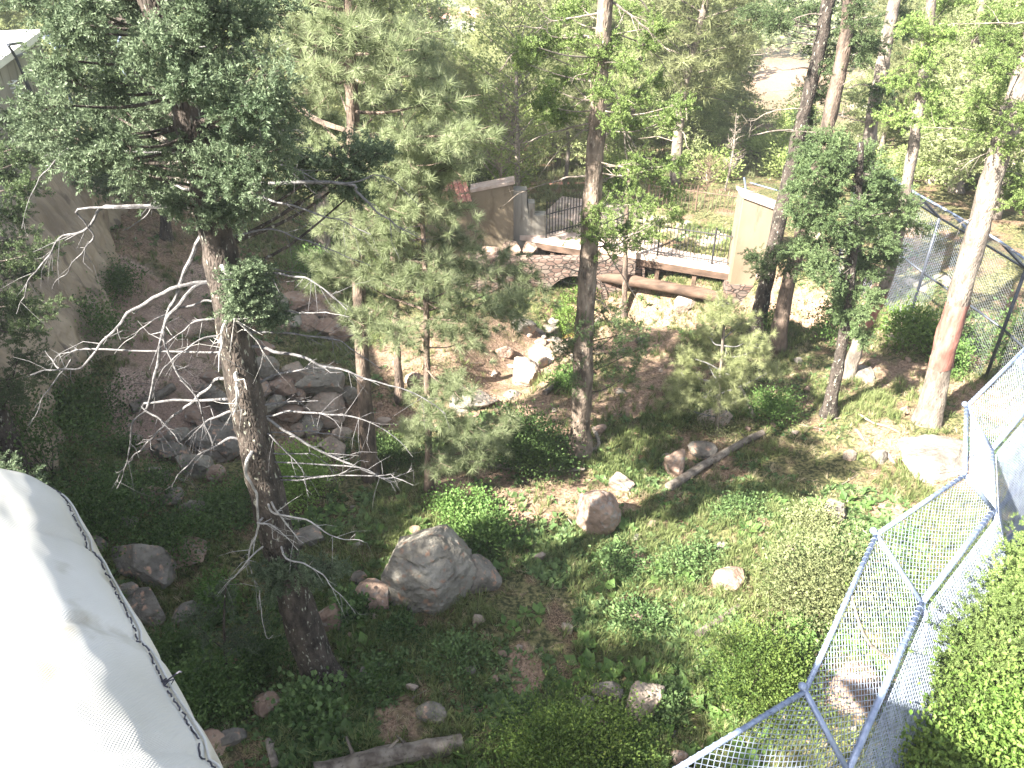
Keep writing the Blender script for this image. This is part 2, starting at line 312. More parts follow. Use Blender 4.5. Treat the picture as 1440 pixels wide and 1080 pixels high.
def stone_mat(name, cols, mortar, sx, sz, tile=False):
    m = bpy.data.materials.new(name); m.use_nodes = True; n = m.node_tree.nodes; l = m.node_tree.links; b = n['Principled BSDF']
    tc = n.new('ShaderNodeTexCoord'); mp = n.new('ShaderNodeMapping'); mp.inputs['Scale'].default_value = (sx, sx, sz); l.new(tc.outputs['Object'], mp.inputs[0])
    nz = n.new('ShaderNodeTexNoise'); nz.inputs['Scale'].default_value = 3; l.new(mp.outputs[0], nz.inputs[0])
    mixv = n.new('ShaderNodeMix'); mixv.data_type = 'VECTOR'; mixv.inputs[0].default_value = .12; l.new(mp.outputs[0], mixv.inputs[4]); l.new(nz.outputs['Color'], mixv.inputs[5])
    v = n.new('ShaderNodeTexVoronoi'); v.inputs['Scale'].default_value = 1; l.new(mixv.outputs[1], v.inputs[0])
    v2 = n.new('ShaderNodeTexVoronoi'); v2.feature = 'DISTANCE_TO_EDGE'; v2.inputs['Scale'].default_value = 1; l.new(mixv.outputs[1], v2.inputs[0])
    sp = n.new('ShaderNodeSeparateColor'); l.new(v.outputs['Color'], sp.inputs[0])
    cr = n.new('ShaderNodeValToRGB'); l.new(sp.outputs[0], cr.inputs[0]); cr.color_ramp.elements[0].color = (*cols[0], 1); cr.color_ramp.elements[1].color = (*cols[-1], 1)
    for i, c in enumerate(cols[1:-1]): e = cr.color_ramp.elements.new((i + 1) / (len(cols) - 1)); e.color = (*c, 1)
    r = n.new('ShaderNodeValToRGB'); r.color_ramp.elements[0].position = .02; r.color_ramp.elements[1].position = .09; l.new(v2.outputs[0], r.inputs[0])
    mx = n.new('ShaderNodeMix'); mx.data_type = 'RGBA'; l.new(r.outputs[0], mx.inputs[0]); mx.inputs[6].default_value = (*mortar, 1); l.new(cr.outputs[0], mx.inputs[7])
    l.new(mx.outputs[2], b.inputs['Base Color']); b.inputs['Roughness'].default_value = .9
    bp = n.new('ShaderNodeBump'); bp.inputs['Distance'].default_value = .05; l.new(r.outputs[0], bp.inputs['Height']); l.new(bp.outputs[0], b.inputs['Normal'])
    return m
M['stone'] = stone_mat('rubble_stone', [(.10, .062, .05), (.16, .105, .085), (.13, .105, .09), (.2, .14, .11)], (.055, .042, .035), 4.5, 9)
M['tile'] = mat('clay_tile', (.36, .15, .12), (.52, .27, .22), 6, .8, .3, 30)

# ground material: identity masks (soil / gravel / pale path) stored per vertex
def ground_mat():
    m = bpy.data.materials.new('ground'); m.use_nodes = True; n = m.node_tree.nodes; l = m.node_tree.links; b = n['Principled BSDF']
    at_ = n.new('ShaderNodeAttribute'); at_.attribute_name = 'cover'; sp = n.new('ShaderNodeSeparateColor'); l.new(at_.outputs['Color'], sp.inputs[0])
    tc = n.new('ShaderNodeTexCoord')
    def noise(s, d=8):
        t = n.new('ShaderNodeTexNoise'); t.inputs['Scale'].default_value = s; t.inputs['Detail'].default_value = d; l.new(tc.outputs['Object'], t.inputs[0]); return t.outputs[0]
    def ramp(src, c1, c2, a=.35, bb=.65):
        r = n.new('ShaderNodeValToRGB'); l.new(src, r.inputs[0]); r.color_ramp.elements[0].color = (*c1, 1); r.color_ramp.elements[1].color = (*c2, 1)
        r.color_ramp.elements[0].position = a; r.color_ramp.elements[1].position = bb; return r.outputs[0]
    def mix(f, a, c):
        x = n.new('ShaderNodeMix'); x.data_type = 'RGBA'; l.new(f, x.inputs[0]); l.new(a, x.inputs[6]); l.new(c, x.inputs[7]); return x.outputs[2]
    def edge(ch, ns):                       # ragged edge to a mask
        ad = n.new('ShaderNodeMath'); ad.operation = 'ADD'; l.new(ch, ad.inputs[0]); l.new(noise(ns), ad.inputs[1])
        r = n.new('ShaderNodeMapRange'); r.inputs[1].default_value = .88; r.inputs[2].default_value = 1.12; l.new(ad.outputs[0], r.inputs[0]); return r.outputs[0]
    litter = ramp(noise(14, 12), (.035, .04, .018), (.15, .14, .065), .42, .6)
    litter = mix(ramp(noise(1.3), (0, 0, 0), (1, 1, 1), .5, .62), litter, ramp(noise(45, 12), (.05, .033, .022), (.24, .165, .11), .42, .6))
    soil = ramp(noise(18, 12), (.10, .065, .045), (.28, .19, .135), .38, .62); soil = mix(ramp(noise(60, 3), (0, 0, 0), (1, 1, 1), .56, .66), soil, ramp(noise(3), (.26, .2, .15), (.34, .27, .21)))
    v = n.new('ShaderNodeTexVoronoi'); v.inputs['Scale'].default_value = 42; l.new(tc.outputs['Object'], v.inputs[0]); vs = n.new('ShaderNodeSeparateColor'); l.new(v.outputs['Color'], vs.inputs[0])
    gravel = ramp(vs.outputs[0], (.16, .115, .095), (.44, .33, .28), .1, .95)
    gravel = mix(ramp(noise(1.1), (0, 0, 0), (1, 1, 1), .42, .62), gravel, ramp(noise(30), (.19, .13, .10), (.33, .23, .19)))
    pale = ramp(noise(2.5), (.3, .25, .2), (.45, .39, .32))
    c = mix(edge(sp.outputs[0], 3.0), litter, soil); c = mix(edge(sp.outputs[1], 2.2), c, gravel); c = mix(edge(sp.outputs[2], 1.5), c, pale)
    l.new(c, b.inputs['Base Color']); b.inputs['Roughness'].default_value = .95; b.inputs['Specular IOR Level'].default_value = .15
    bp = n.new('ShaderNodeBump'); bp.inputs['Distance'].default_value = .03; bp.inputs['Strength'].default_value = .8; l.new(noise(28), bp.inputs['Height']); l.new(bp.outputs[0], b.inputs['Normal'])
    return m

# ------------------------------------------------------------------ ground
def gxy(px, py): return G(px, py)[:2]
SOIL = [(790, 600, 70), (860, 560, 60), (700, 505, 80), (560, 500, 60), (600, 480, 60), (740, 700, 75), (690, 730, 50), (800, 690, 60), (920, 520, 60), (900, 560, 40), (770, 540, 50),
        (1230, 520, 60), (1290, 530, 60), (1240, 620, 50), (1160, 470, 40), (1180, 440, 40), (880, 480, 70), (760, 580, 60), (700, 655, 50), (1330, 660, 60), (640, 690, 50), (1380, 560, 60),
        (740, 940, 40), (560, 1010, 45), (990, 640, 60), (1070, 740, 25), (1250, 720, 30), (480, 640, 30), (870, 700, 40), (800, 500, 60), (930, 470, 50), (1200, 830, 25), (900, 790, 24), (1180, 970, 60), (640, 560, 60), (420, 410, 40),
        (180, 340, 60), (260, 360, 60), (220, 300, 70), (330, 380, 60), (1230, 400, 30), (1080, 440, 30)]
GRAVEL = [(200, 420, 60), (250, 440, 60), (200, 480, 60), (250, 500, 50), (230, 540, 50), (190, 570, 45), (270, 550, 45), (300, 590, 40), (220, 610, 40), (290, 400, 50), (180, 390, 50), (160, 450, 40), (310, 500, 40)]
PALE = [(1215, 150, 22), (1212, 190, 24), (1208, 230, 26), (1270, 215, 30), (1310, 230, 30), (1330, 160, 26), (1290, 400, 20), (1330, 395, 20), (1140, 330, 26), (1150, 380, 20), (960, 325, 30), (1000, 335, 30), (920, 315, 30), (790, 320, 30), (1160, 350, 22), (1270, 450, 20), (1260, 475, 20), (1300, 640, 22), (760, 500, 24), (790, 490, 18)]
RED = [(1060, 108, 30), (1100, 108, 30), (1135, 106, 24), (1085, 120, 26)]
def mask(x, y, spots, asp=1.0):
    out = np.zeros(np.shape(x))
    for px, py, r in spots:
        p = G(px, py); rr = r * mpp(p); ry = rr * 1.4
        if p[1] > 60: ry = rr * 3.2
        out = np.maximum(out, ss(1.25, .45, np.hypot((x - p[0]) / rr, (y - p[1]) / ry)))
    return out
def axis(lo, hi, near_lo, near_hi, step, gr=1.06):
    a = list(np.arange(near_lo, near_hi, step)); s = step; x = a[0]
    pre = []
    while x > lo: s *= gr; x -= s; pre.append(x)
    s = step; x = a[-1]
    while x < hi: s *= gr; x += s; a.append(x)
    return np.array(pre[::-1] + a)
gx = axis(-700, 700, -14, 14, .11); gy = axis(-60, 1000, 3.5, 28, .11)
X, Y = np.meshgrid(gx, gy); Z = H(X, Y)
Zf = Z + (fbm(np.stack([X, Y], -1), .5, 21, 3) - .5) * .14 * (1 - ss(30, 45, Y))
nx, ny = len(gx), len(gy); ii = (np.arange(ny - 1)[:, None] * nx + np.arange(nx - 1)[None]).reshape(-1)
mb = MB(); mb.add(np.stack([X, Y, Zf], -1).reshape(-1, 3), np.stack([ii, ii + 1, ii + nx + 1, ii + nx], -1))
gmat = ground_mat()
ground = tag(mb.build('ground', gmat, smooth=True), kind='structure')
ms, mg, mp_, mr = mask(X, Y, SOIL), mask(X, Y, GRAVEL), mask(X, Y, PALE), mask(X, Y, RED)
farp = ss(29, 45, Y) * .5
ms = np.maximum(ms * .62, np.maximum(ss(1.9, .9, seg_dist(X, Y, STREAM)) * .6, farp)); ms = np.maximum(ms, mr * .7); mg = mg * .7; mp_ = mp_ * .62
ca = ground.data.color_attributes.new('cover', 'FLOAT_COLOR', 'POINT')
ca.data.foreach_set('color', np.stack([ms, mg, mp_, np.ones_like(ms)], -1).astype(np.float32).ravel())
def Hs(x, y): return H(x, y) + (fbm(np.stack([x, y], -1), .5, 21, 3) - .5) * .14

# water: pools of the creek
def water_mat():
    m = bpy.data.materials.new('creek_water'); m.use_nodes = True; n = m.node_tree.nodes; l = m.node_tree.links; b = n['Principled BSDF']
    t = n.new('ShaderNodeTexNoise'); t.inputs['Scale'].default_value = 2.5; cr = n.new('ShaderNodeValToRGB'); l.new(t.outputs[0], cr.inputs[0]); tc = n.new('ShaderNodeTexCoord'); l.new(tc.outputs['Object'], t.inputs[0])
    cr.color_ramp.elements[0].color = (.05, .045, .03, 1); cr.color_ramp.elements[1].color = (.26, .17, .05, 1); l.new(cr.outputs[0], b.inputs['Base Color'])
    b.inputs['Roughness'].default_value = .12; b.inputs['Specular IOR Level'].default_value = .8
    t2 = n.new('ShaderNodeTexNoise'); t2.inputs['Scale'].default_value = 9; l.new(tc.outputs['Object'], t2.inputs[0]); bp = n.new('ShaderNodeBump'); bp.inputs['Distance'].default_value = .03; bp.inputs['Strength'].default_value = .6
    l.new(t2.outputs[0], bp.inputs['Height']); l.new(bp.outputs[0], b.inputs['Normal']); return m
mb = MB(); pl = smooth_line(np.c_[STREAM, STREAM[:, :1] * 0], 120)
zz = H(pl[:, 0], pl[:, 1]); zz = np.minimum.accumulate(zz) + .22
zz = np.convolve(np.pad(zz, 6, 'edge'), np.ones(13) / 13, 'valid')
T = np.gradient(pl[:, :2], axis=0); T /= np.linalg.norm(T, axis=1)[:, None]; N = np.stack([-T[:, 1], T[:, 0]], -1)
L_ = np.c_[pl[:, :2] + N * 1.3, zz]; R_ = np.c_[pl[:, :2] - N * 1.3, zz]; C_ = np.c_[pl[:, :2], zz + .003]
k = np.arange(119); mb.add(np.concatenate([L_, C_, R_]), np.concatenate([np.stack([k, k + 120, k + 121, k + 1], -1), np.stack([k + 120, k + 240, k + 241, k + 121], -1)]))
tag(mb.build('creek_water', water_mat(), smooth=True), kind='structure')

# ------------------------------------------------------------------ rocks
def ico(n):
    import bmesh
    bm = bmesh.new(); bmesh.ops.create_icosphere(bm, subdivisions=n, radius=1); v = np.array([x.co[:] for x in bm.verts]); f = np.array([[q.index for q in x.verts] for x in bm.faces]); bm.free(); return v, f
ICO = {n: ico(n) for n in (3, 4, 5)}
def rock_shape(seed, lod=4, cuts=14, rough=.07):
    r = np.random.default_rng(seed); v, f = ICO[lod]
    n = r.normal(size=(cuts, 3)); n /= np.linalg.norm(n, axis=1)[:, None]; h = r.uniform(.5, 1.0, cuts)
    d = np.clip(v @ n.T, 1e-3, None); rad = np.min(np.where(v @ n.T > .05, h / d, 9), axis=1); rad = np.minimum(rad, 1.15)
    if cuts > 30: rad = .45 * rad + .38
    rad = rad * (1 + rough * 3 * (fbm(v, .8, seed % 97, 5) - .5)) - rough * .9 * np.clip(.10 - np.abs(vnoise(v * [1, 1, 1.6], .55, seed % 83) - .5), 0, .1) * 10 * .6 + rough * .8 * (vnoise(v, .12, seed % 89) - .5)
    return v * rad[:, None], f
def rock(px, py, wpx, hpx, label, m='rock_grey', seed=0, name='rock', cat='rock', group=None, lod=4, tilt=0, sink=.32, deep=.8):
    p = G(px, py + hpx * .45); s = mpp(p); rx = wpx * s / 2 * 1.18; rz = hpx * s / 2 * 1.25; ry = rx * deep
    v, f = rock_shape(seed + int(px) * 13 + int(py), lod, 34 if seed % 4 == 0 and wpx > 20 else 14); v = v * np.array([rx, ry, rz]); a = random.uniform(-.5, .5)
    v = np.stack([v[:, 0] * math.cos(a) - v[:, 1] * math.sin(a), v[:, 0] * math.sin(a) + v[:, 1] * math.cos(a), v[:, 2]], -1)
    c = np.array([p[0], p[1] + ry * .4, float(H(p[0], p[1] + ry * .4)) + rz * (1 - 2 * sink)])
    mb = MB(); mb.add(v + c, f)
    o = mb.build(name, M[m], origin=(c[0], c[1], c[2] - rz), smooth=False); return tag(o, label, cat, group)

# the big split boulder
bp0 = G(600, 852); S = mpp(bp0)
bt = thing('boulder', bp0, 'big split grey boulder with orange lower face in the middle of the shaded slope', 'boulder')
def hull_rock(pts, cuts=5, amp=.05, seed=0):
    import bmesh
    bm = bmesh.new(); vs = [bm.verts.new(p) for p in pts]; bmesh.ops.convex_hull(bm, input=vs); bmesh.ops.delete(bm, geom=[q for q in bm.verts if not q.link_faces], context='VERTS')
    bmesh.ops.subdivide_edges(bm, edges=bm.edges[:], cuts=cuts, use_grid_fill=True); bmesh.ops.triangulate(bm, faces=bm.faces[:]); bmesh.ops.subdivide_edges(bm, edges=bm.edges[:], cuts=1, use_grid_fill=True); bmesh.ops.triangulate(bm, faces=bm.faces[:]); bm.normal_update()
    v = np.array([q.co[:] for q in bm.verts]); n = np.array([q.normal[:] for q in bm.verts]); f = np.array([[q.index for q in fc.verts] for fc in bm.faces]); bm.free()
    cr = np.clip(.06 - np.abs(vnoise(v * [1, 1, 1.5], .5, seed + 3) - .5), 0, .06) / .06
    return v + n * (amp * 2 * (fbm(v, .45, seed, 5) - .5) + amp * .7 * (vnoise(v, .07, seed) - .5) - amp * .9 * cr)[:, None], f
HB = [(-.7, 0, -.1), (-.70, .1, .58), (-.48, .22, .98), (-.12, .36, 1.14), (.3, .4, 1.08), (.62, .46, .84), (.84, .42, .4), (.78, .3, -.1), (.22, -.2, -.1), (.24, -.16, .5), (-.3, -.12, .6), (-.36, -.22, -.1), (.0, .02, .84), (.42, .12, .74), (-.5, 1.0, .6), (.3, 1.1, .8), (.7, 1.0, .3), (0, 1.2, -.1)]
v, f = hull_rock(HB, 5, .055, 7); mb = MB(); mb.add(v + bp0, f); mb.build('main_block', M['rock_tan'], bt)
v, f = rock_shape(97, 4, 12, .08); v = v * np.array([.34, .32, .34])
mb = MB(); mb.add(v + bp0 + np.array([-.80, .02, .14]), f); mb.build('split_piece', M['rock_pink'], bt)
v, f = rock_shape(55, 4, 12, .08); v = v * np.array([.34, .34, .34])
mb = MB(); mb.add(v + bp0 + np.array([.86, .5, .2]), f); mb.build('side_block', M['rock_grey'], bt)

for a in [
    (840, 708, 80, 96, 'pale pink upright boulder in the sun at the middle of the slope', 'rock_pink', 4),
    (455, 868, 48, 44, 'pink angular rock just right of the leaning fir trunk', 'rock_pink', 1),
    (195, 782, 90, 60, 'large grey angular boulder in the shade beside the white canvas', 'rock_grey', 2),
    (262, 778, 55, 32, 'flat pinkish rock right of the shaded grey boulder', 'rock_pink', 3),
    (150, 812, 36, 54, 'grey slab standing against the boulder by the white canvas', 'rock_grey', 9),
    (182, 828, 34, 28, 'small grey rock wedged below the shaded boulder', 'rock_grey', 11),
    (135, 760, 34, 34, 'dark grey rock behind the slab by the white canvas', 'rock_grey', 12),
    (202, 852, 56, 36, 'grey and pink rock lying halfway down the canvas edge', 'rock_grey', 14),
    (285, 1040, 54, 48, 'pink rock at the bottom next to the canvas seam', 'rock_pink', 5),
    (328, 1032, 38, 34, 'grey rock touching the pink rock at the bottom left', 'rock_grey', 6),
    (373, 985, 40, 38, 'rounded grey rock lit by a sun fleck at the foot of the leaning fir', 'rock_pink', 7),
    (606, 1003, 54, 26, 'low grey rock above the bottom log', 'rock_grey', 8),
    (912, 975, 58, 62, 'tall pale grey rock at the lower middle right of a smaller one', 'rock_pale', 10),
    (856, 968, 38, 32, 'grey rock left of the tall pale rock at the lower middle', 'rock_grey', 13),
    (824, 990, 24, 20, 'small grey rock among leaves left of the paired pale rocks', 'rock_grey', 17),
    (1030, 812, 42, 36, 'bare pink rock alone among the green herbs', 'rock_pink', 15),
    (673, 868, 24, 26, 'small pale rock below the big split boulder', 'rock_pale', 16),
    (799, 880, 16, 20, 'small upright pale stone beside a dead stalk', 'rock_pale', 18),
    (1178, 715, 34, 40, 'grey rock standing in the olive shrub', 'rock_grey', 19),
    (1195, 637, 26, 24, 'pale stone near the bleached fallen branches', 'rock_pale', 20),
    (1240, 640, 22, 20, 'stone at the end of a fallen branch by the red-banded pine', 'rock_grey', 22),
    (1325, 652, 110, 34, 'broad low boulder half sunk in grass by the fence corner', 'rock_grey', 21),
    (950, 648, 38, 48, 'pink boulder at the upper end of the long log', 'rock_pink', 23),
    (990, 630, 50, 30, 'grey lichened rock above the long log', 'rock_grey', 24),
    (1010, 585, 44, 26, 'sunlit rock under the young pine', 'rock_pale', 25),
    (870, 678, 40, 16, 'flat sunlit rock behind the pale pink boulder', 'rock_pale', 26),
    (735, 522, 42, 44, 'bright white rock at the edge of the golden pool', 'rock_pale', 27),
    (760, 505, 30, 22, 'pale rock behind the bright white pool rock', 'rock_pale', 28),
    (712, 495, 26, 22, 'tan rock at the head of the golden pool', 'rock_pink', 29),
    (777, 464, 18, 13, 'dark round rock in the grey upper pool', 'rock_grey', 30),
    (668, 560, 56, 30, 'low grey boulder behind the dark green bush', 'rock_grey', 31),
    (582, 535, 34, 28, 'tan rock beside the slim pine trunk', 'rock_pink', 32),
    (735, 455, 34, 22, 'grey bank rock below the stone arch', 'rock_grey', 33),
    (765, 650, 40, 22, 'round grey rock at the foot of the dark green bush', 'rock_grey', 34),
    (770, 625, 20, 18, 'small grey rock beside the tall middle trunk', 'rock_grey', 35),
    (583, 743, 22, 16, 'small pink rock above the big split boulder', 'rock_pink', 36),
    (505, 812, 20, 26, 'small grey rock between the fir trunk and the split boulder', 'rock_grey', 37),
    (510, 948, 22, 26, 'small pale rock in the deep shade below the split boulder', 'rock_grey', 38),
    (430, 758, 60, 22, 'flat grey rock behind the lower fir trunk', 'rock_grey', 39),
    (1210, 960, 110, 90, 'large pink boulder seen through the near fence netting', 'rock_pink', 40),
    (965, 430, 26, 24, 'pale grey rock by the dark water under the footbridge', 'rock_pale', 41),
    (1210, 525, 44, 12, 'flat stone at the foot of the slanting wrapped trunk', 'rock_grey', 42),
    (255, 863, 40, 24, 'shaded grey rock under the bluish fir sapling', 'rock_grey', 43),
    (955, 1062, 30, 28, 'pink rock at the bottom edge beside the netting', 'rock_pink', 44),
]:
    rock(a[0], a[1], a[2], a[3], a[4], a[5], a[6], name='boulder' if a[2] > 80 else 'rock', lod=5 if a[2] > 50 else 4)
# rock piles on the left bank
ORD = 'first second third fourth fifth sixth seventh eighth ninth tenth eleventh twelfth thirteenth fourteenth fifteenth sixteenth seventeenth eighteenth nineteenth twentieth'.split()
PILE1 = [(390, 425, 30, 22), (415, 428, 34, 24), (440, 440, 36, 20), (402, 447, 34, 20), (430, 455, 40, 22), (460, 430, 30, 22), (372, 412, 22, 18), (455, 462, 30, 20), (396, 462, 22, 16), (380, 440, 20, 22), (470, 450, 22, 18), (480, 472, 26, 18)]
for i, a in enumerate(PILE1): rock(a[0], a[1], a[2] * 1.25, a[3] * 1.25, ORD[sorted(q[0] for q in PILE1).index(a[0])] + ' rock from the left in the small upper pile right of the leaning trunk', ['rock_pink', 'rock_tan'][i % 3 == 0], 60 + i, group='rocks of the upper tumbled pile', lod=3 if a[2] < 26 else 4, sink=.15)
PILE2 = [(375, 520, 40, 34), (398, 552, 36, 26), (412, 530, 34, 22), (444, 548, 52, 36), (420, 560, 24, 22), (460, 585, 48, 28), (432, 600, 30, 18), (360, 548, 30, 22), (480, 610, 30, 22), (382, 575, 30, 20), (405, 585, 26, 18), (470, 630, 30, 20), (492, 560, 26, 20), (370, 490, 22, 18), (350, 515, 22, 20)]
for i, a in enumerate(PILE2): rock(a[0], a[1], a[2] * 1.25, a[3] * 1.25, ORD[sorted(q[0] for q in PILE2).index(a[0])] + ' rock from the left in the middle pile behind the dead limbs', ['rock_tan', 'rock_pink', 'rock_pale'][i % 3], 80 + i, group='rocks of the middle pile', lod=4, sink=.15)
PILE3 = [(292, 557, 30, 20), (310, 572, 26, 20), (270, 590, 24, 14), (300, 620, 60, 34), (250, 615, 34, 18), (285, 600, 20, 14), (236, 640, 40, 24), (275, 655, 38, 26), (303, 668, 30, 22), (222, 668, 26, 18), (319, 595, 20, 18), (205, 700, 30, 20), (241, 700, 36, 20), (268, 715, 24, 18), (296, 533, 20, 12), (316, 640, 20, 20), (180, 735, 26, 16), (100, 615, 22, 14)]
for i, a in enumerate(PILE3): rock(a[0], a[1], a[2] * 1.25, a[3] * 1.25, ORD[sorted(q[0] for q in PILE3).index(a[0])] + ' rock from the left in the shaded tumble left of the leaning trunk', ['rock_grey', 'rock_tan', 'rock_pink'][i % 3], 120 + i, group='rocks of the shaded left tumble', lod=4, sink=.15)
SCAT = []
for k in range(80):
    px, py = random.uniform(480, 1300), random.uniform(440, 1060); s_ = random.uniform(5, 13)
    SCAT.append(rock(px, py, s_ * 1.3, s_, 'small stone scattered on the ground of the slope', ['rock_grey', 'rock_pink', 'rock_pale'][k % 3], 300 + k, name='stone', cat='stone', group='stones scattered on the slope', lod=3, sink=.2))
for k in range(60):
    u = random.random(); i = int(u * 8) + 2; q = STREAM[i] * (1 - (u * 8) % 1) + STREAM[i + 1 if i + 1 < len(STREAM) else i] * ((u * 8) % 1)
    x, y = q[0] + random.gauss(0, .8), q[1] + random.gauss(0, .5); z = float(H(x, y)); s_ = random.uniform(.08, .28)
    v, f = rock_shape(700 + k, 3); mb = MB(); mb.add(v * np.array([s_, s_ * .8, s_ * .6]) + np.array([x, y, z + s_ * .25]), f)
    tag(mb.build('stone', M[['rock_pale', 'rock_pink', 'rock_grey'][k % 3]], origin=(x, y, z)), 'pale cobble lying along the bank of the creek', 'stone', 'cobbles along the creek')

# ------------------------------------------------------------------ logs and fallen branches
def log(pts, r0, r1, label, m='log', name='log', cat='log', lift=.6, group=None):
    P = np.array([G(*p) for p in pts]); P = smooth_line(P, 14); P[:, 2] = H(P[:, 0], P[:, 1]) + np.linspace(r0, r1, 14) * lift + .03
    mb = MB(); tube(mb, P, np.linspace(r0, r1, 14), 12, True, .15, int(pts[0][0]))
    for k in range(4):
        i = random.randint(2, 11); d = np.array([random.uniform(-1, 1), random.uniform(-.3, 1), random.uniform(.2, 1)]); tube(mb, [P[i], P[i] + d * r0 * 1.8], [r1 * .3, r1 * .12], 5)
    tag(mb.build(name, M[m], origin=tuple(P[0])), label, cat, group)
log([(445, 1100), (540, 1072), (650, 1052)], .16, .12, 'thick weathered grey log lying along the bottom edge')
log([(940, 690), (1000, 652), (1072, 612)], .10, .07, 'long grey log lying diagonally above the sunny slope')
log([(980, 898), (1038, 856)], .075, .05, 'short broken grey log among the herbs near the fence')
log([(186, 580), (215, 567), (246, 548)], .12, .09, 'short cut log lying on the gravel bank', 'log')
log([(655, 652), (730, 662), (822, 662)], .06, .035, 'thin bark-covered log lying at the foot of the middle tree')
log([(766, 556), (797, 532)], .07, .06, 'dark burnt log by the creek')
log([(835, 605), (842, 628), (830, 636)], .05, .03, 'bleached twisted root snag beside the middle trunk', 'dead_warm', 'snag', 'snag')
log([(1207, 585), (1227, 597), (1247, 602), (1265, 611)], .028, .02, 'curved bleached branch on bare soil left of the red-banded pine', 'dead_warm', 'fallen_branch', 'branch')
log([(1203, 607), (1218, 627)], .035, .02, 'short bleached stick below the curved fallen branch', 'dead_warm', 'fallen_branch', 'branch')
log([(1245, 640), (1258, 655)], .05, .03, 'chunk of bleached wood below the curved fallen branch', 'dead_warm', 'fallen_branch', 'branch')
log([(1040, 545), (1060, 588)], .035, .045, 'pale leaning stump stick under the young pine', 'dead_warm', 'fallen_branch', 'branch')
log([(378, 1045), (388, 1080)], .05, .05, 'pale stick poking up at the left end of the bottom log', 'dead_warm', 'fallen_branch', 'branch')
for k in range(60):
    px, py = random.choice([(random.uniform(480, 1300), random.uniform(480, 1050)), (random.uniform(120, 340), random.uniform(380, 640))]); a = random.uniform(-1, 1) * 1.2; ln = random.uniform(15, 45)
    log([(px, py), (px + ln * math.cos(a), py + ln * .5 * math.sin(a))], .012, .005, 'thin grey twig lying on the ground', 'dead_warm', 'fallen_twig', 'twig', group='twigs fallen on the ground')

# ------------------------------------------------------------------ trees
def trunk_tube(mb, P, r0, r1, k=14, flare=True, seed=0, n=40):
    P = smooth_line(P, n); s = np.linspace(0, 1, n); r = r0 + (r1 - r0) * s ** .85
    if flare: r = r + r0 * .65 * np.exp(-s * n / 1.8)
    r = r * (1 + .08 * (vnoise(np.stack([s * 40, s * 0], -1), 1.7, seed) - .5)); tube(mb, P, r, k, True, .12, seed); return P, r
def dead_branch(tree, pts, Y0, P, r, dy=None, twigs=9, m='dead', sway=.6, front=0):
    """one bare limb: pixel polyline, placed at the tree's distance and fanned out in depth"""
    pts = np.array(pts, float); yt = Y0; Y0 = Y0 - front; y1 = Y0 + (random.uniform(-sway, sway) if dy is None else dy); n = len(pts)
    L = np.array([at(px, py, Y0 + (y1 - Y0) * i / max(1, n - 1)) for i, (px, py) in enumerate(pts)])
    j = np.argmin(np.abs(P[:, 2] - L[0][2])); 
    if np.linalg.norm(L[0] - P[j]) < 1.6: L = np.concatenate([[P[j]], L])
    m_ = max(10, len(L) * 4); C = smooth_line(L, m_); jit = (np.stack([vnoise(C, .16, 5 + i) for i in range(3)], -1) - .5) * .05; jit[0] = 0; C = C + jit
    r = r * .8; rr = np.linspace(r, r * .22, m_) * (1 + .25 * (vnoise(C, .07, 3) - .5)); mb = MB(); tube(mb, C, rr, 7)
    for q in range(twigs):
        i = random.randint(m_ // 3, m_ - 2); d = C[i + 1] - C[i - 1]; d /= np.linalg.norm(d) + 1e-9
        d2 = d * .6 + np.array([random.gauss(0, .5), random.gauss(0, .6), random.gauss(-.1, .5)]); d2 /= np.linalg.norm(d2); ln = random.uniform(.06, .5) * (1 if r > .012 else .6)
        q1 = C[i] + d2 * ln * .5 + np.array([random.gauss(0, .02)] * 3); tube(mb, [C[i], q1, C[i] + d2 * ln + np.array([0, 0, random.uniform(-.08, .04)])], [rr[i] * .45, rr[i] * .32, rr[i] * .12], 4)
    mb.build('dead_branch', M[m], tree)
    return C
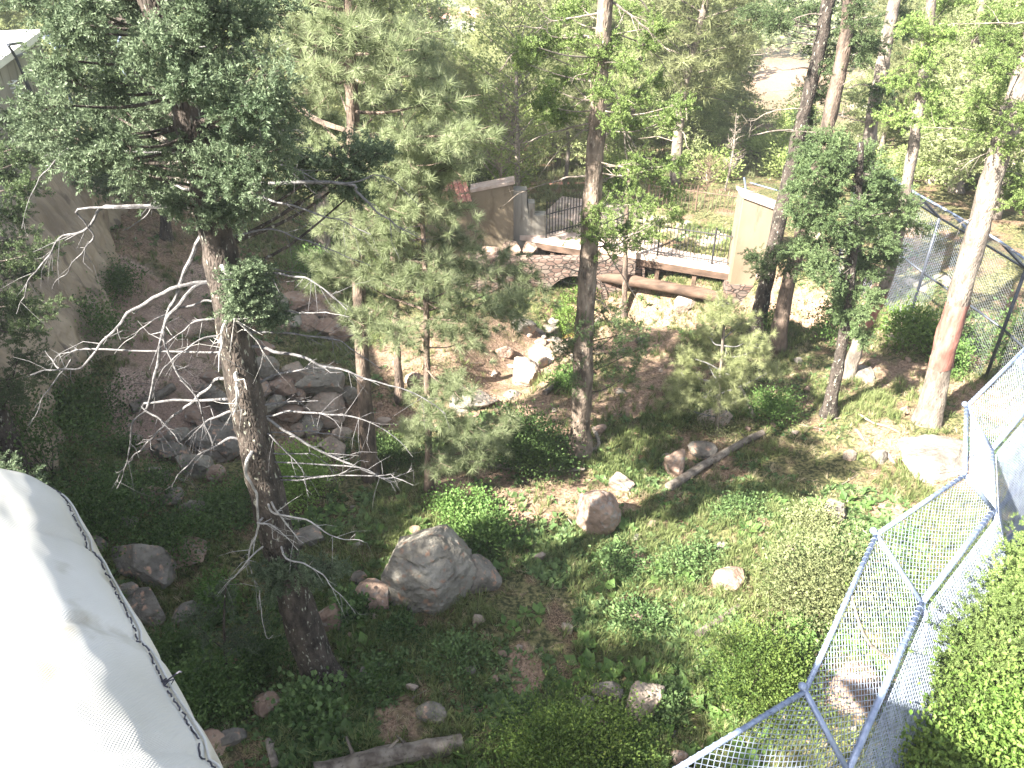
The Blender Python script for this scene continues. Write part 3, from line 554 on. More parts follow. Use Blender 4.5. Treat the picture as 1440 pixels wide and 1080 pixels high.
def clumps(Pt, cl, Y0, kind, sub=9, per=7, size=.16, dy=.9, limb_r=.02, drop=0.0, wood=None, fol=None, flat=.55, from_above=False, lim=True):
    """foliage clumps: each a limb from the trunk, forking into sub-branches that carry tufts or sprays"""
    wood = wood or MB(); fol = fol or MB(); pos, dirs, sc = [], [], []
    for c in cl:
        if random.random() < drop: continue
        px, py, rp = c[:3]; y = Y0 + (c[3] if len(c) > 3 else random.uniform(-dy, dy)); C = at(px + random.uniform(-6, 6), py + random.uniform(-6, 6), y); r = rp * mpp(C)
        hz = C[2] - .22 * abs(C[0] - Pt[-1][0]) - .1 * abs(y - Y0); j = int(np.argmin(np.abs(Pt[:, 2] - hz))); A = Pt[j]
        hor = C - A; dist = np.linalg.norm(hor)
        if lim and dist > .15:
            mid = (A + C) / 2 + np.array([0, 0, -.06 * dist]) + rng.normal(0, .04, 3); ln = smooth_line([A, mid, C], 9); tube(wood, ln, np.linspace(limb_r * (1 + dist * .3), limb_r * .5, 9), 5, False)
        out = hor / (dist + 1e-6); out = out * .9 if dist > .25 else np.zeros(3)
        for _ in range(sub):
            d = rng.normal(size=3); d[2] *= .6; d = d / np.linalg.norm(d) + out * .7 + np.array([0, 0, .12 if kind == 'pine' else -.1]); d /= np.linalg.norm(d)
            s0 = C + rng.normal(0, .25, 3) * r * np.array([1, 1, flat]); e = s0 + d * r * random.uniform(.6, 1.15) * np.array([1, 1, flat + .2])
            tube(wood, [s0, (s0 + e) / 2 + rng.normal(0, .02, 3), e], [limb_r * .4, limb_r * .3, limb_r * .12], 3, False)
            for u in np.linspace(.15, 1, per):
                p = s0 + (e - s0) * u + rng.normal(0, .35 * size, 3); pos.append(p)
                dd = d * (.9 if u < .95 else 1.5) + rng.normal(0, .55 if kind == 'pine' else .7, 3); 
                if kind == 'pine': dd[2] += .35
                dirs.append(dd); sc.append(size * random.uniform(.75, 1.2))
    T = {'pine': PINE, 'fir': FIR, 'firfar': FIR_FAR, 'pinefar': PINE_FAR}[kind]
    scatter(fol, T, np.array(pos), np.array(dirs), np.array(sc)); return wood, fol
def region(rows, step, r, jit=10, dens=1.0):
    out = []
    for y, x0, x1 in rows:
        x = x0
        while x <= x1:
            if random.random() < dens: out.append((x + random.uniform(-jit, jit), y + random.uniform(-jit, jit), r * random.uniform(.8, 1.2)))
            x += step
    return out
def trunk_pts(base, pts, Y0, extra=None):
    P = [np.array([base[0], base[1], base[2] - .12])] + [at(px, py, Y0) for px, py in pts]
    if extra is not None: d = P[-1] - P[-2]; d /= np.linalg.norm(d); P.append(P[-1] + d * extra)
    return P

# --- A: the leaning dead-limbed fir in front
b = G(455, 960); YA = b[1]
tA = thing('fir_tree', b, 'large leaning fir with speckled dark trunk and many bare grey limbs at front left', 'tree')
P = trunk_pts(b, [(402, 800), (346, 560), (303, 320), (262, 150), (234, 60)], YA, 4.0)
mb = MB(); PA, rA = trunk_tube(mb, P, .25, .10, 18, True, 1, 70); mb.build('trunk', M['bark_dark'], tA, True)
cl = region([(-110, 60, 380), (-70, 50, 390), (-30, 50, 380), (10, 60, 380), (45, 90, 370), (80, 95, 360), (115, 95, 370), (150, 80, 390), (185, 70, 390), (218, 100, 375), (250, 150, 370), (278, 225, 350)], 34, 35, 10, .76)
cl += [(x, y, r, d) for x, y, r, d in [(430, 230, 30, .5), (470, 215, 32, .8), (460, 250, 30, .9), (505, 235, 30, 1.0), (420, 270, 26, .6), (500, 270, 28, 1.0), (530, 215, 28, 1.1), (330, 400, 13, -.35), (352, 385, 16, -.3), (372, 398, 15, -.2), (362, 432, 14, -.3), (385, 440, 13, -.1), (330, 425, 9, -.4), (340, 300, 24, -.3), (300, 300, 20, -.4), (250, 290, 22, -.2)]]
cl += [(440, 815, 22, -.1), (405, 800, 22, -.3), (465, 800, 20, 0), (380, 825, 20, -.3), (375, 800, 16, -.3)]
wd, fo = clumps(PA, cl, YA, 'fir', sub=11, per=8, size=.135, dy=1.3, limb_r=.016)
wd.build('live_branches', M['bark_dark'], tA); fo.build('crown', M['fir_blue'], tA)
BR = [  # bare limbs
 ([(300, 397), (273, 398), (233, 410), (200, 427), (173, 450), (150, 477), (130, 500), (113, 520), (83, 520), (60, 520), (40, 528)], .030),
 ([(130, 493), (110, 492), (95, 495), (80, 503), (68, 517)], .014), ([(83, 518), (62, 493)], .012),
 ([(290, 322), (270, 360), (257, 390), (247, 417), (233, 447), (227, 470), (220, 520), (213, 553), (207, 573), (187, 593), (182, 627), (180, 650), (163, 687)], .034),
 ([(297, 395), (277, 400), (257, 417), (240, 440), (230, 460), (230, 477), (237, 500), (247, 520), (260, 540), (277, 563), (287, 590), (293, 607), (302, 633)], .027),
 ([(207, 567), (223, 590), (240, 607), (253, 622)], .020),
 ([(308, 533), (290, 547), (267, 567), (247, 583), (227, 602), (207, 623), (190, 637), (182, 650), (167, 670), (160, 683)], .025),
 ([(322, 578), (300, 587), (283, 600), (267, 618), (257, 633)], .022),
 ([(328, 615), (310, 623), (287, 633), (267, 650), (250, 670), (233, 688)], .022),
 ([(297, 447), (273, 453), (253, 467), (233, 483)], .02), ([(300, 473), (277, 483), (253, 497), (233, 513), (223, 530)], .018),
 ([(290, 423), (267, 430), (240, 440), (213, 453), (187, 470), (170, 483), (160, 497)], .016),
 ([(317, 382), (333, 387), (340, 397), (333, 420), (323, 443), (312, 470), (310, 493), (310, 520)], .028),
 ([(327, 448), (343, 460), (360, 477), (372, 502)], .018), ([(332, 532), (334, 550), (333, 567), (328, 582)], .024),
 ([(348, 643), (347, 667), (357, 687), (363, 700), (362, 740), (353, 770), (348, 787), (353, 807), (365, 833), (368, 863), (377, 897), (383, 892)], .020),
 ([(348, 787), (330, 810), (308, 832)], .013), ([(362, 735), (380, 737), (397, 750), (417, 773)], .016), ([(390, 720), (407, 743), (428, 763)], .016),
 ([(385, 722), (433, 730), (460, 747), (480, 755), (510, 760)], .016), ([(400, 782), (427, 793), (457, 813), (480, 837), (500, 862)], .014),
 ([(327, 370), (360, 372), (393, 380), (433, 387)], .016), ([(337, 387), (353, 382), (383, 385), (417, 390), (443, 400), (467, 417), (488, 436)], .022),
 ([(377, 435), (417, 438), (460, 440), (490, 443)], .014), ([(357, 467), (393, 467), (433, 470), (460, 475), (480, 483), (500, 497), (537, 520)], .019),
 ([(347, 488), (383, 492), (423, 502), (450, 512), (480, 519), (513, 532), (547, 543), (590, 557), (627, 583)], .026),
 ([(350, 545), (390, 527), (420, 522), (443, 518), (480, 520)], .024), ([(350, 572), (400, 565), (447, 563)], .022),
 ([(360, 588), (407, 578), (443, 580), (480, 582), (503, 588), (530, 598), (553, 613), (580, 643)], .019),
 ([(343, 560), (370, 583), (400, 605), (430, 623), (453, 637), (480, 648), (503, 657), (530, 668), (547, 678), (555, 693)], .027),
 ([(360, 605), (390, 607), (427, 607), (480, 613), (505, 620)], .016), ([(358, 605), (383, 613), (403, 637), (423, 660), (437, 700)], .016),
 ([(383, 675), (420, 673), (453, 670), (480, 665), (505, 650), (520, 648)], .016), ([(377, 637), (417, 637), (450, 643), (477, 680)], .014),
 ([(503, 657), (540, 672), (567, 668), (580, 658)], .013), ([(530, 668), (555, 671), (582, 682)], .012),
 ([(320, 58), (343, 77), (377, 97)], .026), ([(340, 63), (363, 93), (383, 113), (410, 133), (433, 160)], .015),
 ([(333, 100), (343, 133), (357, 163), (383, 180), (403, 200), (430, 222)], .022), ([(350, 232), (383, 230), (420, 240), (450, 255)], .028),
 ([(343, 277), (383, 283), (433, 297), (480, 312), (520, 330)], .020), ([(323, 333), (377, 323), (417, 333), (480, 357), (520, 375)], .018),
 ([(480, 257), (500, 270), (523, 290), (545, 305), (563, 320), (600, 340)], .022), ([(480, 257), (530, 245), (570, 270), (590, 290)], .012),
 ([(263, 267), (247, 262), (230, 273), (213, 290), (200, 310), (173, 325)], .018),
 ([(157, 290), (133, 310), (117, 325), (87, 333), (70, 358), (43, 390), (33, 420), (22, 440)], .022),
 ([(117, 293), (123, 313), (132, 333), (117, 350), (107, 363), (87, 388), (73, 407)], .016),
 ([(140, 213), (107, 213), (90, 212), (70, 237), (43, 273), (30, 320)], .014), ([(100, 505), (60, 560), (40, 600)], .010)]
FRONT = {(317, 382), (332, 532), (348, 643), (348, 787), (362, 735), (390, 720), (385, 722), (400, 782), (327, 448)}
for pts, r in BR:
    fr = pts[0] in FRONT; dead_branch(tA, pts, YA, PA, r * (1.25 if fr else 1), twigs=15 if r > .018 else 8, front=.32 if fr else 0, sway=.12 if fr else .6, m='dead_pale' if fr else 'dead')

# --- left edge fir behind the canvas
b = G(48, 700); YL = b[1]
tL = thing('fir_tree', b, 'dark fir at the left edge with its lower trunk just above the white canvas', 'tree')
P = trunk_pts(b, [(15, 630), (-40, 480), (-110, 250), (-160, 60)], YL, 3)
mb = MB(); PL, _ = trunk_tube(mb, P, .21, .1, 14, True, 2); mb.build('trunk', M['bark_dark'], tL, True)
cl = [(x + random.uniform(-8, 8), y, 30) for x, y in [(20, 175), (50, 190), (10, 215), (45, 225), (0, 250), (30, 265), (15, 335), (45, 350), (5, 370), (35, 385), (0, 410), (20, 430), (5, 300), (-30, 200), (-40, 300), (-30, 380), (0, 470), (15, 500), (0, 560), (30, 470), (45, 520), (20, 540), (40, 440), (-40, 60), (-60, -10), (-80, -80), (-60, 60)]]
wd, fo = clumps(PL, cl, YL, 'fir', sub=12, per=8, size=.13, dy=1.0, limb_r=.015)
wd.build('live_branches', M['bark_dark'], tL); fo.build('crown', M['fir'], tL)
# low spray just over the canvas edge: the tip of a second small fir
b = G(18, 735)
tS = thing('fir_sapling', b, 'young fir whose bright tip shows over the white canvas at the left edge', 'tree'); q = at(-8, 640, 3.3)
P = [b - np.array([0, 0, .1]), (b + q) / 2, q]; mb = MB(); PS, _ = trunk_tube(mb, P, .06, .015, 8); mb.build('trunk', M['bark_dark'], tS, True)
wd, fo = clumps(PS, [(8, 655, 26, 0), (25, 680, 24, 0), (40, 705, 20, 0), (5, 690, 26, .1)], 3.3, 'fir', sub=8, per=6, size=.07, limb_r=.008)
wd.build('live_branches', M['bark_dark'], tS); fo.build('crown', M['fir_blue'], tS)
# bluish sapling near the foot of tree A
b = G(320, 960); tQ = thing('fir_sapling', b, 'bluish fir sapling in the shade left of the leaning trunk foot', 'tree')
P = [b, at(315, 880, b[1]), at(318, 820, b[1])]; mb = MB(); PQ, _ = trunk_tube(mb, P, .03, .01, 8); mb.build('trunk', M['bark_dark'], tQ, True)
wd, fo = clumps(PQ, [(280, 880, 26), (315, 850, 28), (345, 870, 28), (300, 905, 26), (350, 905, 26), (325, 890, 26), (320, 825, 16)], b[1], 'fir', sub=8, per=6, size=.11, dy=.3, limb_r=.01)
wd.build('live_branches', M['bark_dark'], tQ); fo.build('crown', M['fir_blue'], tQ)

# --- P1: tall ponderosa behind
b = G(521, 672); Y1 = b[1]
t1 = thing('pine_tree', b, 'tall ponderosa pine with long tufted needles right of the leaning fir', 'tree')
P = trunk_pts(b, [(513, 560), (508, 470), (501, 320), (495, 130), (492, 0)], Y1, 3)
mb = MB(); P1, _ = trunk_tube(mb, P, .15, .08, 14, True, 3); mb.build('trunk', M['bark_pine'], t1, True)
cl = region([(-150, 420, 560), (-110, 400, 600), (-75, 390, 610), (-40, 380, 610), (0, 385, 610), (38, 385, 600), (75, 400, 620), (110, 400, 625), (150, 395, 640), (190, 410, 640), (228, 440, 640), (262, 450, 620), (300, 470, 590)], 46, 46, 12, .85)
wd, fo = clumps(P1, cl, Y1, 'pine', sub=15, per=3, size=.2, dy=1.4, limb_r=.022)
wd.build('live_branches', M['bark_pine'], t1); fo.build('crown', M['pine'], t1)
for pts, r in [([(492, 50), (460, 55), (440, 75), (420, 95), (400, 90)], .03), ([(495, 52), (530, 52), (560, 60)], .025), ([(480, 80), (460, 98), (445, 120)], .012), ([(505, 560), (540, 545), (560, 560)], .015)]: dead_branch(t1, pts, Y1, P1, r, m='bark_dark', twigs=4)

# --- P2: young pine in front of the creek
b = G(603, 692); Y2 = b[1]
t2 = thing('pine_tree', b, 'slim young pine with bushy bright crown in front of the creek', 'tree')
P = trunk_pts(b, [(602, 600), (600, 480), (598, 380), (590, 250)], Y2, .3)
mb = MB(); P2, _ = trunk_tube(mb, P, .085, .025, 12, True, 4); mb.build('trunk', M['bark_pine'], t2, True)
cl = [(x, y, 41 if x > 500 else 26) for x, y in [(590, 230), (550, 255), (610, 265), (500, 285), (560, 290), (620, 300), (470, 320), (520, 330), (570, 335), (630, 340), (470, 370), (510, 375), (555, 380), (600, 385), (645, 390), (690, 385), (725, 395), (460, 405), (505, 415), (550, 425), (600, 430), (640, 435), (685, 430), (725, 430), (530, 455), (575, 465), (620, 465), (665, 470), (545, 310), (590, 300)]]
cl += [(600, 555, 24), (630, 545, 26), (610, 585, 26), (650, 590, 28), (690, 600, 28), (630, 615, 26), (660, 635, 26), (620, 650, 24), (690, 625, 20), (585, 610, 22), (640, 665, 18)]
wd, fo = clumps(P2, cl, Y2, 'pine', sub=15, per=3, size=.2, dy=1.0, limb_r=.014)
wd.build('live_branches', M['bark_pine'], t2); fo.build('crown', M['pine'], t2)
# slim trunk behind
b = G(562, 560); YY = b[1]; t3 = thing('pine_tree', b, 'thin half-hidden pine behind the slim young pine by the creek', 'tree')
mb = MB(); P3, _ = trunk_tube(mb, trunk_pts(b, [(558, 480), (552, 330), (545, 220)], YY, .4), .11, .05, 10); mb.build('trunk', M['bark_pine'], t3, True)
wd, fo = clumps(P3, region([(190, 500, 600), (230, 490, 610), (270, 480, 610), (310, 480, 600)], 46, 34, 10, .8), YY, 'pine', sub=8, per=4, size=.19, dy=1.2); wd.build('live_branches', M['bark_pine'], t3); fo.build('crown', M['pine'], t3)

# --- P3: small pale pine on the right
b = G(1008, 612); YP = b[1]
t3 = thing('pine_tree', b, 'small pale young pine standing free in front of the footbridge pillar', 'tree')
mb = MB(); PP, _ = trunk_tube(mb, trunk_pts(b, [(1012, 540), (1018, 460), (1022, 425)], YP, .1), .045, .012, 10); mb.build('trunk', M['bark_pale'], t3, True)
cl = [(x, y, 22) for x, y in [(1022, 430), (1005, 450), (1035, 455), (990, 475), (1018, 480), (1048, 480), (970, 500), (1000, 505), (1035, 505), (1060, 500), (955, 530), (985, 535), (1015, 535), (1045, 530), (965, 560), (995, 560), (1020, 565), (950, 575), (1075, 520)]]
wd, fo = clumps(PP, cl, YP, 'pine', sub=12, per=3, size=.17, dy=.7, limb_r=.012); wd.build('live_branches', M['dead'], t3); fo.build('crown', M['pine_bg'], t3)

# --- C: tall middle fir
b = G(815, 636); YC = b[1]
tC = thing('fir_tree', b, 'tall straight fir in the middle with thin sunlit crown and long curved bare branches', 'tree')
P = trunk_pts(b, [(818, 560), (823, 440), (830, 330), (838, 200), (845, 90), (851, 0)], YC, 3)
mb = MB(); PC, _ = trunk_tube(mb, P, .22, .11, 16, True, 6, 60); mb.build('trunk', M['bark_tan'], tC, True)
cl = [(x, y, 22) for x, y in [(845, 290), (870, 270), (900, 285), (930, 265), (910, 310), (880, 320), (835, 325), (850, 345), (945, 300), (920, 235), (885, 235), (860, 250), (940, 230), (890, 345)]]
cl += [(x, y, 17) for x, y in [(862, 165), (870, 140), (850, 120), (838, 70), (830, 95), (800, 110), (815, 60), (780, 60), (760, 75), (800, 20), (820, 10), (865, 60), (880, 90), (900, 130), (920, 110), (950, 150), (930, 170), (895, 180), (780, 130), (760, 150), (800, 160), (745, 60), (905, 60), (925, 40), (780, 170), (880, 20), (740, 90)]]
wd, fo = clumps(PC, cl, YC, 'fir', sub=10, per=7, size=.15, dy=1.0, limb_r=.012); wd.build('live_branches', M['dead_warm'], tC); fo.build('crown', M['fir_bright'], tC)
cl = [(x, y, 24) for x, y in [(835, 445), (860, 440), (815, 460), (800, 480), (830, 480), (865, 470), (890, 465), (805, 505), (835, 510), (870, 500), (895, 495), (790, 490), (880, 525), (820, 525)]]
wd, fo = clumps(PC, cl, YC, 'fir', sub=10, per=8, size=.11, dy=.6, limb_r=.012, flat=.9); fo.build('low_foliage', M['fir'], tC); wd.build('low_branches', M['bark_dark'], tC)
for pts, r in [([(830, 53), (807, 48), (783, 52), (747, 63), (720, 77), (702, 100)], .04), ([(783, 52), (763, 40), (723, 37), (700, 35)], .02), ([(840, 18), (800, 26), (773, 27), (757, 3)], .03),
               ([(860, 5), (873, 12), (897, 30), (920, 50), (942, 72)], .035), ([(860, -10), (900, 0), (917, 20), (937, 50), (955, 70)], .025), ([(842, 93), (857, 117), (870, 147), (877, 187), (883, 227), (893, 243)], .035),
               ([(840, 102), (813, 105), (797, 115)], .02), ([(857, 130), (827, 137), (803, 152), (773, 170), (753, 177)], .022), ([(833, 175), (797, 180), (763, 190), (740, 200), (710, 203)], .025),
               ([(830, 177), (810, 193), (780, 217), (757, 253)], .018), ([(863, 48), (890, 55), (917, 72), (937, 97), (960, 133)], .02), ([(845, 235), (873, 235), (893, 247)], .028),
               ([(823, 248), (797, 250), (773, 258), (743, 267), (723, 277), (703, 293)], .025), ([(847, 340), (857, 360), (877, 390), (893, 417), (900, 443)], .025), ([(820, 385), (797, 377), (773, 373)], .025),
               ([(843, 423), (857, 437), (867, 470)], .018), ([(835, 150), (870, 175), (900, 215), (925, 225)], .02), ([(838, 400), (805, 400), (778, 385)], .012)]: dead_branch(tC, pts, YC, PC, r, m='dead_warm', twigs=6)

# --- right-hand group
def right_tree(base, pts, r0, r1, label, bark, cl, kind='fir', size=.17, fm='fir', extra=2.5, branches=(), name='fir_tree', dy=.9, sub=12, per=8, bm='dead_warm', band=None):
    b = G(*base); Yb = b[1]; t = thing(name, b, label, 'tree'); mb = MB(); Pp, rr = trunk_tube(mb, trunk_pts(b, pts, Yb, extra), r0, r1, 14, True, int(base[0]), 50); mb.build('trunk', M[bark], t, True)
    if cl: wd, fo = clumps(Pp, cl, Yb, kind, sub=sub, per=per, size=size, dy=dy, limb_r=.014); wd.build('live_branches', M['bark_dark'], t); fo.build('crown', M[fm], t)
    for p_, r_ in branches: dead_branch(t, p_, Yb, Pp, r_, m=bm, twigs=5)
    if band:
        z0, z1 = at(*band[0], Yb)[2], at(*band[1], Yb)[2]; sel = (Pp[:, 2] > min(z0, z1)) & (Pp[:, 2] < max(z0, z1)); mb = MB(); tube(mb, Pp[sel], rr[sel] + .006, 16, False, .12, int(base[0])); mb.build('wrapped_bark', M['bark_red'], t, True)
    return t
tD = [(1150, 60), (1180, 40), (1130, 30), (1100, 15), (1075, 22), (1190, 70), (1165, 100), (1140, 120), (1160, 130), (1135, 165), (1060, 15), (1150, 20), (1120, 0), (1175, 0), (1150, -30), (1130, 205), (1155, 220), (1085, 30)]
right_tree((1060, 478), [(1080, 385), (1100, 290), (1128, 170), (1152, 70), (1165, 0)], .20, .12, 'dark leaning fir left of a close pair beside the footbridge pillar', 'bark_dark', [(x, y, 24) for x, y in tD] + [(1070, 375, 20), (1060, 365, 18), (1095, 350, 18)], fm='fir',
           branches=[([(1152, 65), (1133, 62), (1107, 63), (1080, 75), (1057, 78)], .04), ([(1157, 97), (1130, 95), (1107, 98), (1080, 93), (1060, 92)], .03), ([(1138, 160), (1127, 153), (1093, 155), (1070, 163), (1057, 170)], .03), ([(1120, 185), (1093, 183), (1057, 190), (1055, 177), (1050, 172)], .03), ([(1162, 20), (1130, 22), (1100, 35)], .03)])
right_tree((1092, 488), [(1108, 400), (1130, 320), (1158, 200), (1183, 90), (1196, 0)], .20, .13, 'leaning fir right of a close pair beside the footbridge pillar', 'bark_pine', [(1125, 350, 22), (1140, 375, 22), (1115, 380, 20), (1190, 60, 24), (1210, 30, 24), (1180, 80, 22), (1215, 70, 20), (1150, 210, 22), (1170, 230, 24), (1200, 0, 24)], fm='fir',
           branches=[([(1160, 188), (1127, 185), (1100, 183)], .03), ([(1110, 400), (1130, 392), (1145, 392)], .025), ([(1175, 125), (1200, 110), (1225, 95)], .03)])
right_tree((1182, 440), [(1205, 330), (1216, 260), (1226, 170), (1240, 95), (1258, 0)], .21, .14, 'tall bare-trunked pine rising behind the dense round fir', 'bark_pale', [(x, y, 20) for x, y in [(1225, 62), (1238, 130), (1262, 40), (1270, 20), (1215, 95), (1255, -20), (1240, 150)]], fm='fir', name='pine_tree',
           branches=[([(1250, 20), (1220, 25), (1190, 33), (1160, 42), (1127, 47), (1093, 55)], .03), ([(1237, 120), (1207, 120), (1177, 127), (1127, 127), (1080, 128)], .028), ([(1220, 173), (1193, 167), (1160, 158), (1140, 155)], .025), ([(1250, 25), (1280, 35), (1290, 45)], .02)])
cl = region([(195, 1165, 1200), (220, 1145, 1225), (245, 1140, 1250), (268, 1135, 1268), (292, 1130, 1275), (316, 1130, 1275), (340, 1135, 1265), (364, 1150, 1258), (386, 1160, 1240)], 23, 20, 6, 1.0) + [(1190, 415, 16), (1210, 435, 15), (1185, 445, 14), (1205, 465, 14), (1225, 420, 14), (1180, 420, 14)]
right_tree((1165, 585), [(1183, 490), (1195, 400), (1205, 300), (1210, 210)], .14, .04, 'dense round dark green fir on a bare lower trunk left of the far fence', 'bark_dark', cl, fm='fir', extra=.1, size=.15, dy=.7, sub=16, per=8)
right_tree((1192, 528), [(1212, 468), (1246, 398), (1274, 270), (1297, 120), (1310, 0)], .15, .09, 'slanting slim pine with a dark red wrapped section behind the dense round fir', 'bark_pale', [(x, y, 22) for x, y in [(1300, 80), (1320, 50), (1280, 110), (1310, 130), (1290, 30), (1330, 10), (1270, 170), (1305, 165)]], fm='fir_bright', name='pine_tree', band=((1210, 470), (1242, 402)))
right_tree((1306, 592), [(1322, 515), (1346, 425), (1376, 320), (1408, 205), (1445, 90), (1470, 0)], .235, .15, 'stout pale pine with a red peeled band in front of the far fence', 'bark_pale', [(x, y, 30) for x, y in [(1430, 60), (1395, 90), (1425, 120), (1380, 140), (1440, 160), (1400, 30), (1450, 20), (1390, 180), (1425, 200), (1430, 250), (1410, 270), (1440, 280)]], fm='fir_bright', name='pine_tree', band=((1322, 520), (1352, 425)),
           branches=[([(1417, 183), (1377, 182), (1343, 180), (1297, 178)], .03), ([(1480, 33), (1440, 33), (1393, 32), (1337, 33)], .03), ([(1410, 240), (1440, 250), (1470, 300)], .02), ([(1385, 330), (1410, 345), (1440, 360)], .02), ([(1390, 300), (1360, 310), (1345, 318)], .018), ([(1400, 215), (1370, 222), (1350, 240)], .02)])
right_tree((878, 440), [(879, 400), (880, 330), (884, 250)], .10, .05, 'thin tan-barked pine behind the tall middle fir at the water', 'bark_pine', [(885, 300, 22), (870, 320, 22), (905, 330, 20), (880, 270, 20), (905, 280, 20)], fm='fir_bright', extra=.3, size=.15, name='pine_tree')
right_tree((1345, 270), [(1352, 180), (1372, 60)], .22, .12, 'pale tree standing in full sun beyond the far fence', 'bark_pale', [(x, y, 30) for x, y in [(1340, 60), (1370, 90), (1390, 130), (1350, 150), (1330, 110), (1380, 190), (1400, 220), (1340, 200), (1420, 180), (1360, 30)]], kind='firfar', size=.3, fm='fir_bg', dy=1.5)
right_tree((232, 335), [(232, 250), (230, 180)], .16, .1, 'dark-trunked fir at the top of the gravel bank', 'bark_dark', region([(60, 130, 300), (110, 120, 310), (160, 120, 300), (210, 130, 290), (250, 150, 280)], 44, 36, 10, .8), kind='firfar', size=.3, fm='fir', dy=1.6)

# ------------------------------------------------------------------ shrubs
def shrub(px, py, wpx, hpx, label, m, leaf=.05, n=5000, ncl=26, name='shrub', cat='shrub', tm=None, stems=9, deep=1.0, group=None, base=None):
    b = G(px, py) if base is None else np.array(base); s = mpp(b); rx = wpx * s / 2; hz = hpx * s * 1.05; ry = rx * deep; t = thing(name, b, label, cat, group)
    c = rng.normal(size=(ncl, 3)); c /= np.linalg.norm(c, axis=1)[:, None]; c *= rng.uniform(.35, .88, (ncl, 1)); c[:, 2] = np.abs(c[:, 2]) * .8 + .1
    C = c * np.array([rx, ry, hz]) + b; mb = MB()
    for i in range(min(stems, ncl)):
        tube(mb, smooth_line([b + rng.normal(0, .03, 3) * [1, 1, 0] - [0, 0, .04], (b + C[i]) / 2 + rng.normal(0, .06, 3), C[i]], 7), np.linspace(.014, .004, 7), 4, False)
    k = rng.integers(0, ncl, n); rad = min(rx, hz) * .34; p = C[k] + rng.normal(0, 1, (n, 3)) * rad * np.array([1, 1, .7]) * rng.uniform(.5, 1.2, (ncl, 1))[k]
    d = (p - b) / (np.linalg.norm(p - b, axis=1)[:, None] + .1) + rng.normal(0, .7, (n, 3)); gz = H(p[:, 0], p[:, 1]); p[:, 2] = np.maximum(p[:, 2], gz + .02)
    mb.build('stems', M['bark_dark'], t); fo = MB(); scatter(fo, tm or LEAF, p, d, leaf * rng.uniform(.6, 1.3, n), True, .8); fo.build('foliage', M[m], t)
    return t
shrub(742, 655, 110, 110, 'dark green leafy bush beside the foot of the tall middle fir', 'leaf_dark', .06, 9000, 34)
shrub(795, 545, 60, 30, 'small yellow-green bush above the dark green bush by the creek', 'leaf_mid', .05, 2500)
shrub(432, 700, 100, 95, 'bright lime green shrub behind the bare fir limbs', 'leaf_lime_sun', .055, 5000, 26)
shrub(1290, 488, 85, 75, 'glossy bright green bush at the foot of the far fence', 'leaf_bright', .075, 5000, 26)
shrub(1062, 985, 170, 120, 'yellow-green fine-leaved shrub beside the near fence netting', 'leaf_yellow', .04, 14000, 40)
shrub(800, 1075, 300, 100, 'wide low yellow-green shrub at the bottom centre', 'leaf_yellow', .04, 17000, 55, deep=.5)
shrub(1145, 850, 160, 140, 'olive feathery shrub in front of the near fence', 'leaf_olive', .05, 9000, 40)
shrub(1140, 750, 80, 50, 'small pale olive bush behind the olive feathery shrub', 'leaf_olive', .045, 2600, 16)
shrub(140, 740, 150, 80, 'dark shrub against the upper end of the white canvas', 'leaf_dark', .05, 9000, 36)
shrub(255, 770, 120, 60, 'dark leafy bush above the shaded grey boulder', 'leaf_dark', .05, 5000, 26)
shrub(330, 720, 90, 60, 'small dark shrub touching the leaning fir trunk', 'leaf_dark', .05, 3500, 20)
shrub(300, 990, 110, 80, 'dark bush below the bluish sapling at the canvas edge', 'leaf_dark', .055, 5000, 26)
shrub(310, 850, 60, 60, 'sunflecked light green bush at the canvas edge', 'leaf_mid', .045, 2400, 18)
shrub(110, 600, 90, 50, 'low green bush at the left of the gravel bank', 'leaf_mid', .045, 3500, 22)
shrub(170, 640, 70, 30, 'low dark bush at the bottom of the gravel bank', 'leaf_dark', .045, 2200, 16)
shrub(640, 725, 120, 34, 'low green plants left of the sunny soil', 'leaf_mid', .06, 3000, 20)
shrub(690, 770, 90, 50, 'leafy green plants right of the split boulder', 'leaf_mid', .07, 2600, 16)
shrub(545, 650, 60, 50, 'dark bush between the two pine trunks', 'leaf_dark', .05, 3000, 16)
shrub(1090, 590, 70, 60, 'green bush right of the small pale pine', 'leaf_mid', .05, 3000, 18)
shrub(1000, 610, 70, 40, 'sparse pale bush over the sunlit rock', 'leaf_olive', .04, 1500, 14)
shrub(1080, 480, 50, 60, 'sprouting green bush at the feet of the close leaning pair', 'leaf_mid', .05, 2200, 14)
shrub(1165, 480, 70, 80, 'green bush behind the dense round fir trunk', 'leaf_mid', .06, 3000, 18)
shrub(795, 465, 50, 60, 'bright bush at the mouth of the stone arch', 'leaf_bright', .06, 1800, 14)
shrub(820, 420, 40, 50, 'light bush at the wall behind the middle trunk', 'leaf_bright', .06, 1500, 12)
shrub(1025, 470, 60, 50, 'olive bush between the footbridge pillar and the small pine', 'leaf_olive', .05, 2000, 14)
shrub(640, 545, 60, 40, 'pinkish-green weeds at the golden pool', 'leaf_olive', .04, 1600, 14)
shrub(440, 400, 60, 70, 'sunlit pale shrub above the upper rock pile', 'leaf_mid', .06, 2400, 14)
shrub(1330, 520, 60, 60, 'shaded green bush behind the stout pine trunk', 'leaf_mid', .06, 2500, 14)
shrub(500, 870, 50, 50, 'broad-leaved plant right of the leaning trunk', 'herb', .08, 900, 10, tm=LEAF_BROAD)
shrub(440, 1010, 90, 60, 'broad-leaved plants at the foot of the leaning trunk', 'herb', .08, 1500, 14, tm=LEAF_BROAD)
shrub(480, 350, 90, 60, 'dark thicket behind the tall ponderosa pine trunk', 'leaf_dark', .07, 3000, 18)
